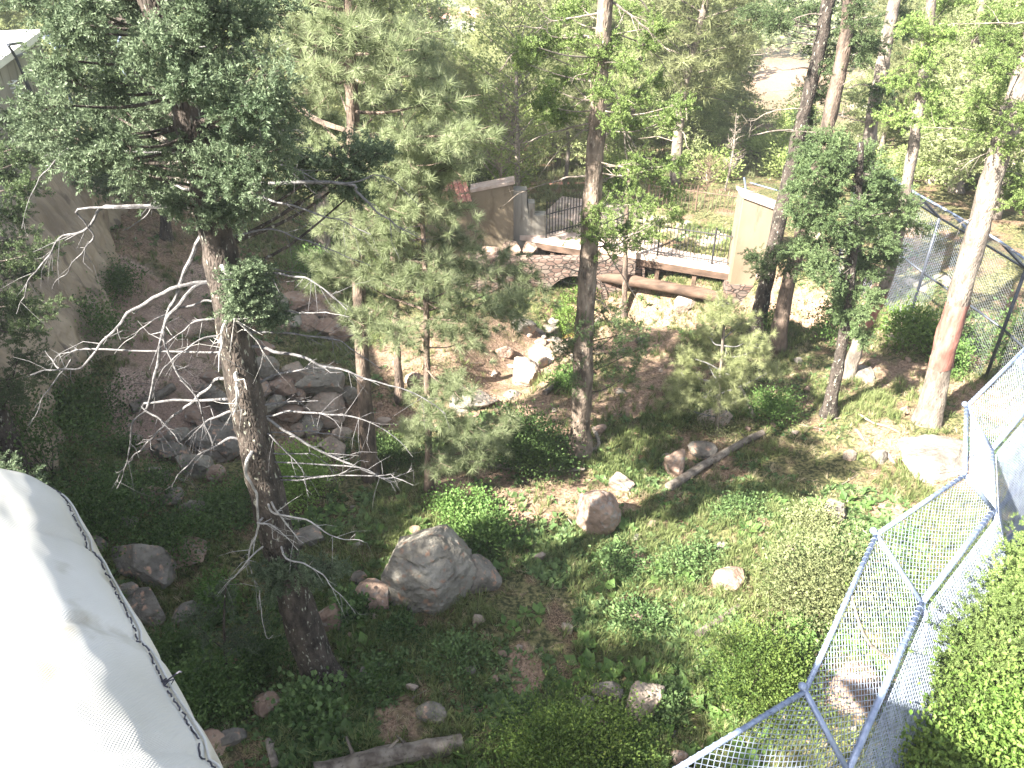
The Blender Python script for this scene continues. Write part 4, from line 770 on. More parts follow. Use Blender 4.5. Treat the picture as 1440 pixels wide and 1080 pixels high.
for x_, y_, l_ in ((12.8, 17.2, 'dark backdrop bush behind the far fence, left of the stout pine'), (12.9, 14.6, 'dark backdrop bush behind the far fence, right of the stout pine'), (12.0, 12.2, 'dark backdrop bush behind the far fence at the right edge')):
    bz = float(H(x_, y_)); m_ = mpp(np.array([x_, y_, bz])); shrub(0, 0, 2.6 / m_, 2.3 / m_, l_, 'leaf_dark', .09, 4000, 30, base=(x_, y_, bz), name='bush')  # bushes added to give the fence netting a dark backdrop
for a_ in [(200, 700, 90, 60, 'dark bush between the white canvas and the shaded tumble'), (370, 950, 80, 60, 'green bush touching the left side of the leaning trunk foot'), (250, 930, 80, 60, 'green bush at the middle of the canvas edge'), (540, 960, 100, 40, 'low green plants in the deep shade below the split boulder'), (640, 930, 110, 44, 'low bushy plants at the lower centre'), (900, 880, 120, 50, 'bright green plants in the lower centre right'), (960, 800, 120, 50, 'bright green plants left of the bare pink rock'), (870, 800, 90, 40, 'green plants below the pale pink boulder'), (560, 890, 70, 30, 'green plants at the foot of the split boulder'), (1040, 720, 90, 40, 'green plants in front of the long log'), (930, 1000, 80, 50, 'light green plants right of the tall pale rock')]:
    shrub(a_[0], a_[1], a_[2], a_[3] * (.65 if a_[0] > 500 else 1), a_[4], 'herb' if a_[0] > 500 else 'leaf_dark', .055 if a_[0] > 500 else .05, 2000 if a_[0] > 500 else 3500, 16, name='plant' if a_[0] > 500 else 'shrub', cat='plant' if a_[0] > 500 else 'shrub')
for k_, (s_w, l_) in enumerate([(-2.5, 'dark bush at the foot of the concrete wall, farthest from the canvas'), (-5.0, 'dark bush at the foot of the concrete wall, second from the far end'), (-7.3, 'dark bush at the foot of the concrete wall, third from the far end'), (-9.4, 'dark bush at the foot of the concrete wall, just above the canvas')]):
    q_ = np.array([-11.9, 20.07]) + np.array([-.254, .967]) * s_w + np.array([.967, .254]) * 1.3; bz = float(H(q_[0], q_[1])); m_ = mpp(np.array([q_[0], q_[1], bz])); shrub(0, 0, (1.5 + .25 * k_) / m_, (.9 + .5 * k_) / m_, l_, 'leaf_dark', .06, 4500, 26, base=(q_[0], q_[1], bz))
# outside the near fence, bottom right: big sunlit bushes
for i, (px, py, z, wm, hm, m, lb) in enumerate([(1425, 900, 2.7, 2.0, 2.0, 'fir_bright', 'big bright needled bush just outside the near fence, middle of the right edge'), (1375, 1075, 2.6, 1.5, 1.8, 'leaf_yellow', 'yellow-green bush outside the near fence at the bottom right corner'),
                                                (1470, 800, 2.6, 2.0, 1.9, 'fir_bright', 'pale needled bush outside the near fence below its corner'), (1500, 1000, 2.9, 2.2, 2.2, 'leaf_bright', 'bright bush outside the near fence in the bottom right corner')]):
    p = PZ(px, py, z); bz = float(H(p[0], p[1])); shrub(0, 0, wm / mpp(np.array([p[0], p[1], bz])), (z + .3 - bz) / mpp(np.array([p[0], p[1], bz])), lb, m, .055 if m != 'fir_bright' else .12, 15000 if m != 'fir_bright' else 5200, 46, tm=None if m != 'fir_bright' else FIR, base=(p[0], p[1], bz), name='bush')

# ------------------------------------------------------------------ ground cover (stuff)
def inview(x, y, z, m=60):
    d = np.stack([x, y, z - CAMZ], -1); fw = d[:, 1] * math.cos(PITCH) - d[:, 2] * math.sin(PITCH); up = d[:, 1] * math.sin(PITCH) + d[:, 2] * math.cos(PITCH)
    px = 720 + F * d[:, 0] / fw; py = 540 - F * up / fw; return (px > -m) & (px < 1440 + m) & (py > -m) & (py < 1080 + m), px, py
def cover(name, label, n, dens, tm, size, m, zoff=0, area=(-13, 13, 4.5, 27), upd=True, sm=None, tri=None, flat=.5):
    x = rng.uniform(area[0], area[1], n); y = rng.uniform(area[2], area[3], n); z = Hs(x, y); ok, px, py = inview(x, y, z); ok &= rng.random(n) < dens(x, y, px, py); ok &= seg_dist(x, y, STREAM) > .7
    x, y, z = x[ok], y[ok], z[ok]; p = np.stack([x, y, z + zoff], -1); k = len(x)
    d = np.stack([rng.normal(0, flat, k), rng.normal(0, flat, k), np.ones(k)], -1); sc = size * rng.uniform(.5, 1.3, k) * (1 if sm is None else sm(x, y))
    mb = MB(); n0 = mb.n; scatter(mb, tm, p, d, sc)
    if tri is not None:
        mm = tm[0].shape[1]; mb.f[3].append((tri[None] + (np.arange(k) * mm)[:, None, None]).reshape(-1, 3))
    return tag(mb.build(name, M[m]), label, name.replace('_', ' '), kind='stuff')
def gmask(x, y): return np.maximum(mask(x, y, SOIL), mask(x, y, GRAVEL))
def dens_grass(x, y, px, py):
    g = fbm(np.stack([x, y], -1), 1.6, 31, 3); bare = gmask(x, y)
    g = g - .07 * (px > 860) * (py < 720); return np.clip(ss(.38, .56, g) * 1.1, 0.04, 1) * (1 - .88 * np.clip(bare * 1.1, 0, 1)) * np.where(px < 420, .6, 1)
cover('grass', 'green grass covering the slope', 70000, dens_grass, GRASS_Q, .23, 'grass', tri=GRASS_T, flat=.3)
cover('dry_grass', 'dry straw-coloured grass on bare patches', 26000, lambda x, y, px, py: .10 + .5 * ss(.5, .65, vnoise(np.stack([x, y], -1), 1.1, 77)) * (px < 460) + .12 * (px > 460) + .35 * (px > 860) * (py < 700) * ss(.4, .6, vnoise(np.stack([x, y], -1), .9, 78)), GRASS_Q, .16, 'straw', tri=GRASS_T, flat=.5)
def rosette(k=7, nv=4):
    V = []
    for _ in range(nv):
        vs = []
        for i in range(k):
            a = i * 2.4 + random.uniform(-.3, .3); e = random.uniform(.25, 1.1); d = Vector((math.cos(a) * math.cos(e), math.sin(a) * math.cos(e), math.sin(e))); side = Vector((-math.sin(a), math.cos(a), 0)); ln = random.uniform(.6, 1.0); w_ = .24 * ln
            b0 = d * .12; dr = Vector((0, 0, -.12 * ln))
            vs += [b0, d * ln * .5 + side * w_ + dr * .4, d * ln + dr * 2, d * ln * .5 - side * w_ + dr * .4]
        V.append([tuple(q) for q in vs])
    return np.array(V, float), np.arange(4 * k).reshape(k, 4)
HERB = rosette()
def dens_herb(x, y, px, py):
    g = fbm(np.stack([x, y], -1), 1.3, 55, 3); z1 = ss(700, 800, py) * (px > 380) + .45 * ss(560, 700, py) * (px > 600) + .25 * (px < 380) + .12
    return np.clip(ss(.47, .54, g) * z1, 0, 1) * (1 - .92 * np.clip(gmask(x, y), 0, 1))
cover('ground_cover', 'leafy green herbs covering the shaded slope', 110000, dens_herb, HERB, .15, 'herb', .0, flat=.3, sm=lambda x, y: .55 + 1.1 * vnoise(np.stack([x, y], -1), .8, 61))
cover('weeds', 'large soft-leaved weeds in the lower slope', 16000, lambda x, y, px, py: ss(.5, .6, fbm(np.stack([x, y], -1), 1.1, 91, 2)) * ss(690, 780, py) * (px > 420) * (1 - gmask(x, y)), HERB, .30, 'leaf_mid', .02, flat=.35)
_l = (np.array([[(-.5, 0, 0.01), (.5, 0, 0.01), (.5, .07, .02), (-.5, .07, .02)], [(-.4, -.05, .01), (.3, .1, .02), (.3, .17, .02), (-.4, .03, .01)]], float), np.array([(0, 1, 2, 3)]))
cover('needle_litter', 'fallen twigs and needle litter on the soil', 60000, lambda x, y, px, py: .25 + .6 * gmask(x, y), _l, .12, 'needle_litter', .01, flat=.12)
# low growth beyond the fence and around the path
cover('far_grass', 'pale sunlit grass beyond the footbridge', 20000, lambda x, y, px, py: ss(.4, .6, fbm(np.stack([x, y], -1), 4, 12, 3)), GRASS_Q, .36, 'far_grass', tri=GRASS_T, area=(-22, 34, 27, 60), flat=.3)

# ------------------------------------------------------------------ left retaining wall
wd_ = np.array([-.254, .967]); wn = np.array([.967, .254]); w0 = np.array([-11.9, 20.07])
def wallpt(s, off, z): q = w0 + wd_ * s + wn * off; return np.array([q[0], q[1], z])
tw = thing('retaining_wall', wallpt(-8, 0, 0), 'tall tan concrete wall with rough rock-like lower skin along the left edge', 'wall')
mb = MB(); s0, s1 = -16.0, 3.4
A = [wallpt(s0, 0, -1), wallpt(s1, 0, -1), wallpt(s1, -5, -1), wallpt(s0, -5, -1)]; B_ = [p + np.array([0, 0, 7.3]) for p in A]
mb.add(A + B_, [(0, 1, 5, 4), (1, 2, 6, 5), (2, 3, 7, 6), (3, 0, 4, 7), (4, 5, 6, 7)]); mb.build('wall_face', M['concrete'], tw)
mb = MB(); A = [wallpt(s0, .12, 6.3), wallpt(s1 + .12, .12, 6.3), wallpt(s1 + .12, -5.1, 6.3), wallpt(s0, -5.1, 6.3)]; B_ = [p + np.array([0, 0, .16]) for p in A]
mb.add(A + B_, [(0, 1, 5, 4), (1, 2, 6, 5), (2, 3, 7, 6), (3, 0, 4, 7), (4, 5, 6, 7), (3, 2, 1, 0)]); mb.build('coping', M['white'], tw)
ns, nz = 260, 90; s_ = np.linspace(-16, 2.9, ns); z_ = np.linspace(-.6, 1, nz); SS, ZZ = np.meshgrid(s_, z_)
top = 3.6 + 1.0 * (vnoise(np.stack([s_, s_ * 0], -1), 2.2, 8) - .5); U = (ZZ + .6) / 1.6; Zr = -.6 + U * (top[None] + .6)
bul = .5 + 1.1 * fbm(np.stack([SS, Zr * .6], -1), 2.4, 40, 2) + .7 * (fbm(np.stack([SS, Zr, 0 * SS], -1), .8, 41, 4) - .5) + .12 * (vnoise(np.stack([SS, Zr * .3], -1), .16, 5) - .5); bul = bul * (1.15 - .9 * U ** 3) + .1; bul[-1] = -.1; edge_ = ss(0, .5, SS + 16) * ss(2.9, 2.2, SS); bul = bul * edge_ - .1 * (1 - edge_)
Q = w0[None, None] + wd_ * SS[..., None] + wn * bul[..., None]; ii = (np.arange(nz - 1)[:, None] * ns + np.arange(ns - 1)[None]).reshape(-1)
mb = MB(); mb.add(np.concatenate([Q, Zr[..., None]], -1).reshape(-1, 3), np.stack([ii, ii + 1, ii + ns + 1, ii + ns], -1)); mb.build('rock_skin', M['shotcrete'], tw, True)
# ladder fixed to the wall, with pale rungs
def wallhit(px, py, off=.1):
    d = ray(px, py); k = (wn @ w0 + off) / (wn @ d[:2]); return np.array([0, 0, CAMZ]) + d * k
tl = thing('wall_ladder', wallhit(20, 150), 'row of pale rungs fixed on the concrete wall at the left edge', 'ladder')
for px, py in [(14, 116), (17, 122), (20, 128), (23, 134), (26, 140)]:
    p = wallhit(px, py, .06); mb = MB(); tube(mb, [p - np.r_[wd_, 0] * .18, p - np.r_[wd_, 0] * .18 + np.r_[wn, 0] * .1, p + np.r_[wd_, 0] * .18 + np.r_[wn, 0] * .1, p + np.r_[wd_, 0] * .18], .018, 6); mb.build('rung', M['white'], tl)
tf = thing('wall_scaffold', wallhit(50, 146), 'dark blue pipe frame mounted on the concrete wall', 'frame')
for a in [[(11, 63), (22, 80), (33, 105), (52, 146)], [(22, 80), (36, 75)], [(52, 146), (80, 139)], [(11, 63), (30, 60)], [(33, 105), (46, 143)]]:
    mb = MB(); tube(mb, [wallhit(x, y, .14) for x, y in a], .035, 8); mb.build('pipe', M['dark_pipe'], tf)

# ------------------------------------------------------------------ chain-link
def chainlink(mb, A, B, C, D, cell=.052, r=.0024, k=3, sag=0):
    """zigzag wires over the quad A-B (top edge) D-C (bottom edge)"""
    A, B, C, D = [np.asarray(q, float) for q in (A, B, C, D)]
    W = (np.linalg.norm(B - A) + np.linalg.norm(C - D)) / 2; Hh = (np.linalg.norm(D - A) + np.linalg.norm(C - B)) / 2
    nw = max(2, int(W / (cell * .72))); nh = max(2, int(Hh / (cell * .5)))
    N_ = np.cross(B - A, D - A); N_ /= np.linalg.norm(N_)
    j = np.arange(nh + 1); v = j / nh; zig = np.where(j % 2 == 0, -.5, .5)
    i = np.arange(nw); u = (i[:, None] + .5 + zig[None] * np.where(i[:, None] % 2 == 0, 1, -1) * 1.0) / nw; u = np.clip(u, 0, 1); vv = np.broadcast_to(v[None], u.shape)
    P = (A * ((1 - u) * (1 - vv))[..., None] + B * (u * (1 - vv))[..., None] + C * (u * vv)[..., None] + D * ((1 - u) * vv)[..., None])
    P = P + N_ * (zig * .006)[None, :, None]
    # triangular prism wires, vectorised
    d = P[:, 1:] - P[:, :-1]; d /= np.linalg.norm(d, axis=2)[..., None] + 1e-9; s = np.cross(d, N_); s /= np.linalg.norm(s, axis=2)[..., None] + 1e-9
    a, b = P[:, :-1], P[:, 1:]; o = [s * r, -s * r * .5 + N_ * r * .87, -s * r * .5 - N_ * r * .87]
    V = np.stack([a + o[0], a + o[1], a + o[2], b + o[0], b + o[1], b + o[2]], 2).reshape(-1, 3); n = len(V) // 6; q = (np.arange(n) * 6)[:, None, None]
    mb.add(V, (np.array([(0, 1, 4, 3), (1, 2, 5, 4), (2, 0, 3, 5)])[None] + q).reshape(-1, 4))
tn = thing('chain_link_fence', PZ(1295, 845, 0), 'pale blue galvanised chain-link fence with slanted overhang running up the right side', 'fence')
ZK, ZT = 2.9, 3.5
tips = [PZ(880, 1125, ZT), PZ(1132, 972, ZT), PZ(1232, 752, ZT), PZ(1357, 668, ZT), PZ(1359, 572, ZT), PZ(1452, 480, ZT), PZ(1560, 420, ZT)]
knees = [PZ(1040, 1400, ZK), PZ(1192, 1085, ZK), PZ(1296, 848, ZK), PZ(1397, 717, ZK), PZ(1394, 632, ZK), PZ(1470, 545, ZK), PZ(1580, 470, ZK)]
feet = []
for i, kq in enumerate(knees):
    t0 = knees[min(i + 1, 6)] - knees[max(i - 1, 0)]; nrm = np.array([t0[1], -t0[0], 0]); nrm /= np.linalg.norm(nrm); q = kq + nrm * .62; q[2] = float(H(q[0], q[1])) - .05; feet.append(q)
for i in range(7):
    mb = MB(); tube(mb, [feet[i], knees[i]], .034, 10); mb.build('post', M['galv'], tn, True)
    mb = MB(); e = tips[i] + (tips[i] - knees[i]) * .06; tube(mb, [knees[i], e], .031, 10); v, f = ICO[3]; mb.add(v * .042 + e, f); mb.build('overhang_arm', M['galv'], tn, True)
for i in range(6):
    for nm, L, r_ in (('tip_rail', tips, .026), ('top_rail', knees, .036)):
        mb = MB(); tube(mb, [L[i], L[i + 1]], r_, 10)
        # lacing ties wound round the rail
        n = int(np.linalg.norm(L[i + 1] - L[i]) / .09)
        ax = (L[i + 1] - L[i]) / np.linalg.norm(L[i + 1] - L[i]); s1_ = np.cross(ax, [0, 0, 1.]); s1_ /= np.linalg.norm(s1_); s2_ = np.cross(ax, s1_)
        for q in range(n):
            c = L[i] + (L[i + 1] - L[i]) * (q + .5) / n; a = np.linspace(0, 2 * math.pi, 7); ring = c + (r_ + .004) * (np.cos(a)[:, None] * s1_ + np.sin(a)[:, None] * s2_) + ax * (a[:, None] / 6.28 * .05); tube(mb, ring, .0035, 3, False)
        mb.build(nm, M['galv'], tn, True)
    mb = MB(); chainlink(mb, tips[i], tips[i + 1], knees[i + 1], knees[i], .062, .0042); mb.build('overhang_netting', M['wire'], tn)
    mb = MB(); chainlink(mb, knees[i], knees[i + 1], feet[i + 1], feet[i], .062, .0034); chainlink(mb, knees[i] + [.05, -.05, -.03], knees[i + 1] + [.05, -.05, -.03], feet[i + 1] + [.05, -.05, .03], feet[i] + [.05, -.05, .03], .05, .0034); mb.build('side_netting', M['wire'], tn)
    f1, f2 = knees[i] * .1 + feet[i] * .9, knees[i + 1] * .1 + feet[i + 1] * .9; mb = MB(); tube(mb, [f1, f2], .045, 10); mb.build('bottom_rail', M['galv'], tn, True)
    m1, m2 = knees[i] * .45 + feet[i] * .55, knees[i + 1] * .45 + feet[i + 1] * .55; mb = MB(); tube(mb, [m1, m2], .034, 8); mb.build('middle_rail', M['galv'], tn, True)
mb = MB(); tube(mb, smooth_line([knees[2] * .6 + knees[1] * .4, (tips[1] + tips[2]) / 2 * .5 + (knees[1] + knees[2]) / 2 * .5 + [0, 0, .02], tips[1] * .42 + tips[2] * .58], 8), .014, 6); tag(mb.build('fallen_branch', M['dead_warm'], origin=tuple(knees[2])), 'thin bleached stick lying across the fence overhang', 'branch')

tf2 = thing('chain_link_fence', (11, 17.5, -.3), 'dark-posted chain-link fence with outward arms behind the stout pine', 'fence')
FP = [np.array(q) for q in [(9.9, 22.6), (10.6, 20.6), (10.75, 19.3), (11.0, 17.9), (11.25, 16.2), (11.3, 14.2), (10.4, 12.4), (8.9, 11.1)]]; ZF = 2.7
fb = [np.array([q[0], q[1], float(H(*q)) - .1]) for q in FP]; ft = [np.array([q[0], q[1], ZF]) for q in FP]; fa = [np.array([q[0] - .55, q[1] + .35, ZF + .5]) for q in FP]
for i in range(len(FP)):
    mb = MB(); tube(mb, [fb[i], ft[i]], .04, 8); mb.build('post', M['dark_pipe'], tf2, True)
    mb = MB(); tube(mb, [ft[i], fa[i]], .034, 8); mb.build('overhang_arm', M['galv' if i % 2 else 'dark_pipe'], tf2, True)
for i in range(len(FP) - 1):
    for L, zo in ((ft, 0), (fa, 0), (ft, -1.5)):
        a, c = L[i] + [0, 0, zo], L[i + 1] + [0, 0, zo]; mb = MB(); tube(mb, [a, c], .028, 8); mb.build('rail', M['galv' if zo == 0 and L is fa else 'dark_pipe'], tf2, True)
    mb = MB(); chainlink(mb, ft[i], ft[i + 1], fb[i + 1], fb[i], .08, .0022); mb.build('netting', M['dark_wire' if i > 2 else 'wire'], tf2)
    mb = MB(); chainlink(mb, fa[i], fa[i + 1], ft[i + 1], ft[i], .08, .0022); mb.build('overhang_netting', M['wire'], tf2)
# far cage of pipes at upper left
tc3 = thing('pipe_cage', (-11.5, 27, 0), 'pale pipe cage with netting behind the upper left fir branches', 'cage')
K = {n: at(px, py, Yv) for n, (px, py, Yv) in dict(a=(60, 52, 26), b=(125, 41, 27.5), c=(170, 50, 28), d=(78, 66, 24), e=(135, 57, 25), f=(165, 62, 25.5)).items()}
for a, c in ['ab', 'bc', 'de', 'ef', 'be', 'ad', 'cf']: mb = MB(); tube(mb, [K[a], K[c]], .04, 6); mb.build('pipe', M['dark_pipe' if a + c == 'be' else 'galv'], tc3)
for q in 'def':
    g = K[q].copy(); g[2] = float(H(g[0], g[1])); mb = MB(); tube(mb, [g, K[q]], .04, 6); mb.build('post', M['galv'], tc3)
for a, c in ['de', 'ef']:
    g1, g2 = K[a].copy(), K[c].copy(); g1[2] = H(g1[0], g1[1]); g2[2] = H(g2[0], g2[1]); mb = MB(); chainlink(mb, K[a], K[c], g2, g1, .12, .003); mb.build('netting', M['dark_wire'], tc3)

# ------------------------------------------------------------------ footbridge, walls, railings
Bl, Br = np.array([1.1, 26.3]), np.array([7.05, 23.8]); bd = (Br - Bl) / np.linalg.norm(Br - Bl); bn = np.array([-bd[1], bd[0]]); DZ = -.72; LB = np.linalg.norm(Br - Bl); brz = math.atan2(bd[1], bd[0])
def bpnt(s, o, z): q = Bl + bd * s + bn * o; return np.array([q[0], q[1], z])
tb = thing('footbridge', bpnt(3, 0, -2.2), 'low timber and stone footbridge crossing the dark creek behind the middle tree', 'bridge')
mb = MB(); box(mb, bpnt(LB / 2 + .6, 2.2, DZ - .09), (LB + 3, 4.4, .18), brz); mb.build('deck', M['coping'], tb)
mb = MB(); box(mb, bpnt(LB / 2 + .6, .06, DZ - .30), (LB + 2.2, .12, .22), brz); mb.build('edge_beam', M['timber'], tb)
mb = MB(); box(mb, bpnt(LB / 2 + .6, .5, DZ - .9), (LB + 2.2, .2, 1.0), brz); mb.build('back_wall', M['stone'], tb)
mb = MB()
for s in np.arange(.3, LB + 1, 1.25): box(mb, bpnt(s, .2, DZ - .80), (.14, .2, .74), brz); 
mb.build('support_posts', M['timber'], tb)
mb = MB(); P_ = smooth_line([bpnt(1.6, -.35, -1.62), bpnt(4, -.3, -1.58), bpnt(LB + .1, -.35, -1.62)], 14); tube(mb, P_, .19, 12, True, .2, 5); mb.build('lower_beam', M['timber'], tb, True)
def railing(t, A, B, h, m, sp=.12, r=.011, spikes=.06, posts=1.8, name='railing', label='', sag=0):
    A, B = np.asarray(A, float), np.asarray(B, float); L = np.linalg.norm(B - A); tt = thing(name, A, label, 'railing'); up = np.array([0, 0, 1.])
    mb = MB()
    for k_ in range(int(L / sp) + 1): p = A + (B - A) * k_ * sp / L; tube(mb, [p + up * .05, p + up * (h + spikes)], r, 4)
    mb.build('bars', M[m], tt)
    for z in (.14, h - .12): mb = MB(); tube(mb, [A + up * z, B + up * z], .02, 6); mb.build('rail', M[m], tt)
    for k_ in range(int(L / posts) + 1): p = A + (B - A) * k_ * posts / L; mb = MB(); tube(mb, [p - up * .1, p + up * (h + .1)], .032, 6); mb.build('post', M[m], tt)
    return tt
railing(None, bpnt(2.2, .12, DZ), bpnt(LB - .05, .12, DZ), 1.15, 'iron', label='black iron railing along the near edge of the footbridge')
railing(None, bpnt(2.6, 4.1, DZ), bpnt(LB + .6, 4.1, DZ), 1.1, 'rust', .14, label='brown railing along the far edge of the footbridge')
ga = at(768, 338, 26.4); gb_ = at(812, 330, 27.2); ga[2] = gb_[2] = DZ + .02
railing(None, ga, gb_ + (gb_ - ga) * .6, .95, 'iron', .13, .016, .35, 3, 'iron_gate', 'black spiked iron gate between the stucco wall and the middle trunk')
# stucco walls
ts = thing('stucco_wall', (-1.5, 26.6, -1.5), 'tan stucco wall with stepped top and clay tiles at the left end of the footbridge', 'wall')
def prism(mb, poly, d):                       # extrude a planar polygon (list of 3d points) by d
    poly = np.array(poly, float); n = len(poly); d = np.asarray(d, float); c = poly.mean(0); v = np.concatenate([poly, poly + d, [c, c + d]])
    q = np.arange(n); qn = (q + 1) % n; b = mb.n; mb.add(v, np.stack([q, q + n, qn + n, qn], -1)); mb.f[3].append(np.concatenate([np.stack([np.full(n, 2 * n), q, qn], -1), np.stack([np.full(n, 2 * n + 1), qn + n, q + n], -1)]) + b)
Yw = 26.4
mb = MB(); prism(mb, [at(600, 400, Yw), at(722, 400, Yw), at(722, 258, Yw), at(660, 270, Yw), at(600, 283, Yw)], (0, .45, 0)); mb.build('main_wall', M['stucco'], ts)
mb = MB(); prism(mb, [at(722, 400, Yw + .25), at(767, 400, Yw + .25), at(767, 303, Yw + .25), at(752, 303, Yw + .25), at(752, 286, Yw + .25), at(741, 286, Yw + .25), at(741, 268, Yw + .25), at(722, 268, Yw + .25)], (0, .45, 0)); mb.build('side_wall', M['concrete'], ts)
mb = MB(); prism(mb, [at(662, 271, Yw - .06), at(724, 259, Yw - .06), at(723, 255, Yw - .06), at(661, 267, Yw - .06)], (0, .6, 0)); mb.build('coping', M['coping'], ts)
mb = MB(); q0, q1 = at(622, 287, Yw - .25), at(664, 284, Yw - .25); q2, q3 = at(655, 252, Yw + .55), at(618, 262, Yw + .55)
for r_ in range(5):
    for c_ in range(6):
        u0, u1, v0, v1 = c_ / 6 + .01, (c_ + 1) / 6 - .01, r_ / 5, (r_ + 1.08) / 5
        f_ = lambda u, v_: (q0 * (1 - u) + q1 * u) * (1 - v_) + (q3 * (1 - u) + q2 * u) * v_
        lift = np.array([0, 0, .035]); mid = lambda v_: f_((u0 + u1) / 2, v_)
        mb.add([f_(u0, v0) + lift, mid(v0) + lift * 2.6, f_(u1, v0) + lift, f_(u0, v1), mid(v1) + lift * 1.4, f_(u1, v1), f_(u0, v0), mid(v0) + lift, f_(u1, v0)], [(0, 1, 4, 3), (1, 2, 5, 4), (6, 7, 1, 0), (7, 8, 2, 1)])
mb.build('roof_tiles', M['tile'], ts)
mb = MB(); prism(mb, [q0 - [0, 0, .08], q1 - [0, 0, .08], q2 - [0, 0, .08], q3 - [0, 0, .08]], (0, 0, .07)); mb.build('roof_board', M['timber'], ts)
# stone abutment with arch
ta = thing('stone_arch', (1.8, 24.8, -2.3), 'rubble stone culvert arch over the creek below the stucco wall', 'arch')
cx, cz, ra, Ya = at(806, 440, 25)[0], -2.45, .95, 25.0; x0, x1, zt = at(655, 380, 25)[0], at(905, 400, 25)[0], -.95
def arch_ring(mb, r_in, r_out, ya, yb, n=18):
    a = np.linspace(0, math.pi, n); V = []
    for yy in (ya, yb):
        for rr_ in (r_in, r_out): V.append(np.stack([cx + rr_ * np.cos(a), a * 0 + yy, cz + rr_ * np.sin(a)], -1))
    V = np.concatenate(V); i = np.arange(n - 1); mb.add(V, np.concatenate([np.stack([i, i + 1, i + n + 1, i + n], -1), np.stack([i, i + 2 * n, i + 2 * n + 1, i + 1], -1), np.stack([i + n, i + n + 1, i + 3 * n + 1, i + 3 * n], -1)]))
mb = MB(); arch_ring(mb, ra, ra + .22, Ya - .05, Ya + 1.2); mb.build('arch_ring', M['stone'], ta)
mb = MB(); a = np.linspace(0, math.pi, 24); arc = np.stack([cx + (ra + .2) * np.cos(a), a * 0 + Ya, cz + (ra + .2) * np.sin(a)], -1); topv = arc.copy(); topv[:, 2] = zt; topv[:, 0] = np.linspace(x1, x0, 24); bot = [(x1, Ya, cz), (x0, Ya, cz)]
i = np.arange(23); V = np.concatenate([arc, topv, topv + [0, .45, 0]]); mb.add(V, np.concatenate([np.stack([i, i + 24, i + 25, i + 1], -1), np.stack([i + 24, i + 48, i + 49, i + 25], -1)]))
mb.add([arc[0], (x1, Ya, cz), (x1, Ya, zt), arc[-1], (x0, Ya, cz), (x0, Ya, zt)], [(0, 1, 2, 2), (3, 5, 4, 4)][:0] or np.zeros((0, 4), int)); b_ = mb.n - 6; mb.f[3].append(np.array([(0, 1, 2), (3, 5, 4)]) + b_)
mb.build('stone_face', M['stone'], ta)
for k_, (px, py, w_, h_) in enumerate([(690, 360, 34, 22), (720, 352, 30, 20), (745, 350, 26, 20), (665, 372, 30, 22), (705, 375, 30, 20), (735, 372, 28, 20)]):
    c = at(px, py, 25.9); v, f = rock_shape(900 + k_, 3); s_ = mpp(c); mb = MB(); mb.add(v * np.array([w_ * s_ * .55, .3, h_ * s_ * .6]) + c, f); tag(mb.build('rock', M['rock_pink'], origin=tuple(c)), ORD[sorted([690, 720, 745, 665, 705, 735]).index(px)] + ' footing rock from the left along the base of the stucco wall', 'rock', 'footing rocks of the stucco wall')
# pillar
tp = thing('pillar', (7.6, 23.6, -1.6), 'tan stucco pillar dappled with sun at the right end of the footbridge', 'pillar')
pc = np.array([7.62, 23.85]); mb = MB()
mb2 = [np.array([pc[0] + a * .62, pc[1] + b2 * .36]) for a, b2 in ((-1, -1), (1, -1), (1, 1), (-1, 1))]
hts = [1.75, 1.30, 1.30, 1.75]; V = [(q[0], q[1], -1.9) for q in mb2] + [(q[0], q[1], h_) for q, h_ in zip(mb2, hts)]; mb.add(V, [(0, 1, 5, 4), (1, 2, 6, 5), (2, 3, 7, 6), (3, 0, 4, 7), (4, 5, 6, 7)]); mb.build('shaft', M['stucco'], tp)
cq = [np.array([pc[0] + a * .68, pc[1] + b2 * .42]) for a, b2 in ((-1, -1), (1, -1), (1, 1), (-1, 1))]; mb = MB(); prism(mb, [(q[0], q[1], h_ + .003) for q, h_ in zip(cq, [1.77, 1.28, 1.28, 1.77])], (0, 0, .09)); mb.build('cap', M['coping'], tp)
mb = MB(); box(mb, (pc[0], pc[1], -1.5), (1.4, .9, .75)); mb.build('stone_base', M['stone'], tp)
mb = MB(); tube(mb, [(pc[0] - .5, pc[1], 1.9), (pc[0] - .6, pc[1], 2.25)], .03, 6); tube(mb, [(pc[0] - .4, pc[1], 2.1), (pc[0] + 1.1, pc[1] - .3, 1.75)], .02, 6); mb.build('bracket', M['galv'], tp)
# small tiled shelter beyond the gate
tsx = thing('garden_shelter', at(795, 320, 33) * [1, 1, 0] + [0, 0, -1.1], 'small pink-roofed shelter behind the spiked iron gate', 'shelter'); c = at(793, 286, 33)
mb = MB(); prism(mb, [c + [-1.1, -.8, 0], c + [1.5, -.8, 0], c + [1.1, .9, .55], c + [-.6, .9, .55]], (0, 0, .08)); mb.build('roof', M['tile'], tsx)
for dx, dy in ((-.9, -.6), (1.2, -.6), (-.5, .7), (1, .7)): g = c + [dx, dy, 0]; mb = MB(); tube(mb, [(g[0], g[1], float(H(g[0], g[1]))), g + [0, 0, .05]], .06, 6); mb.build('post', M['timber'], tsx)
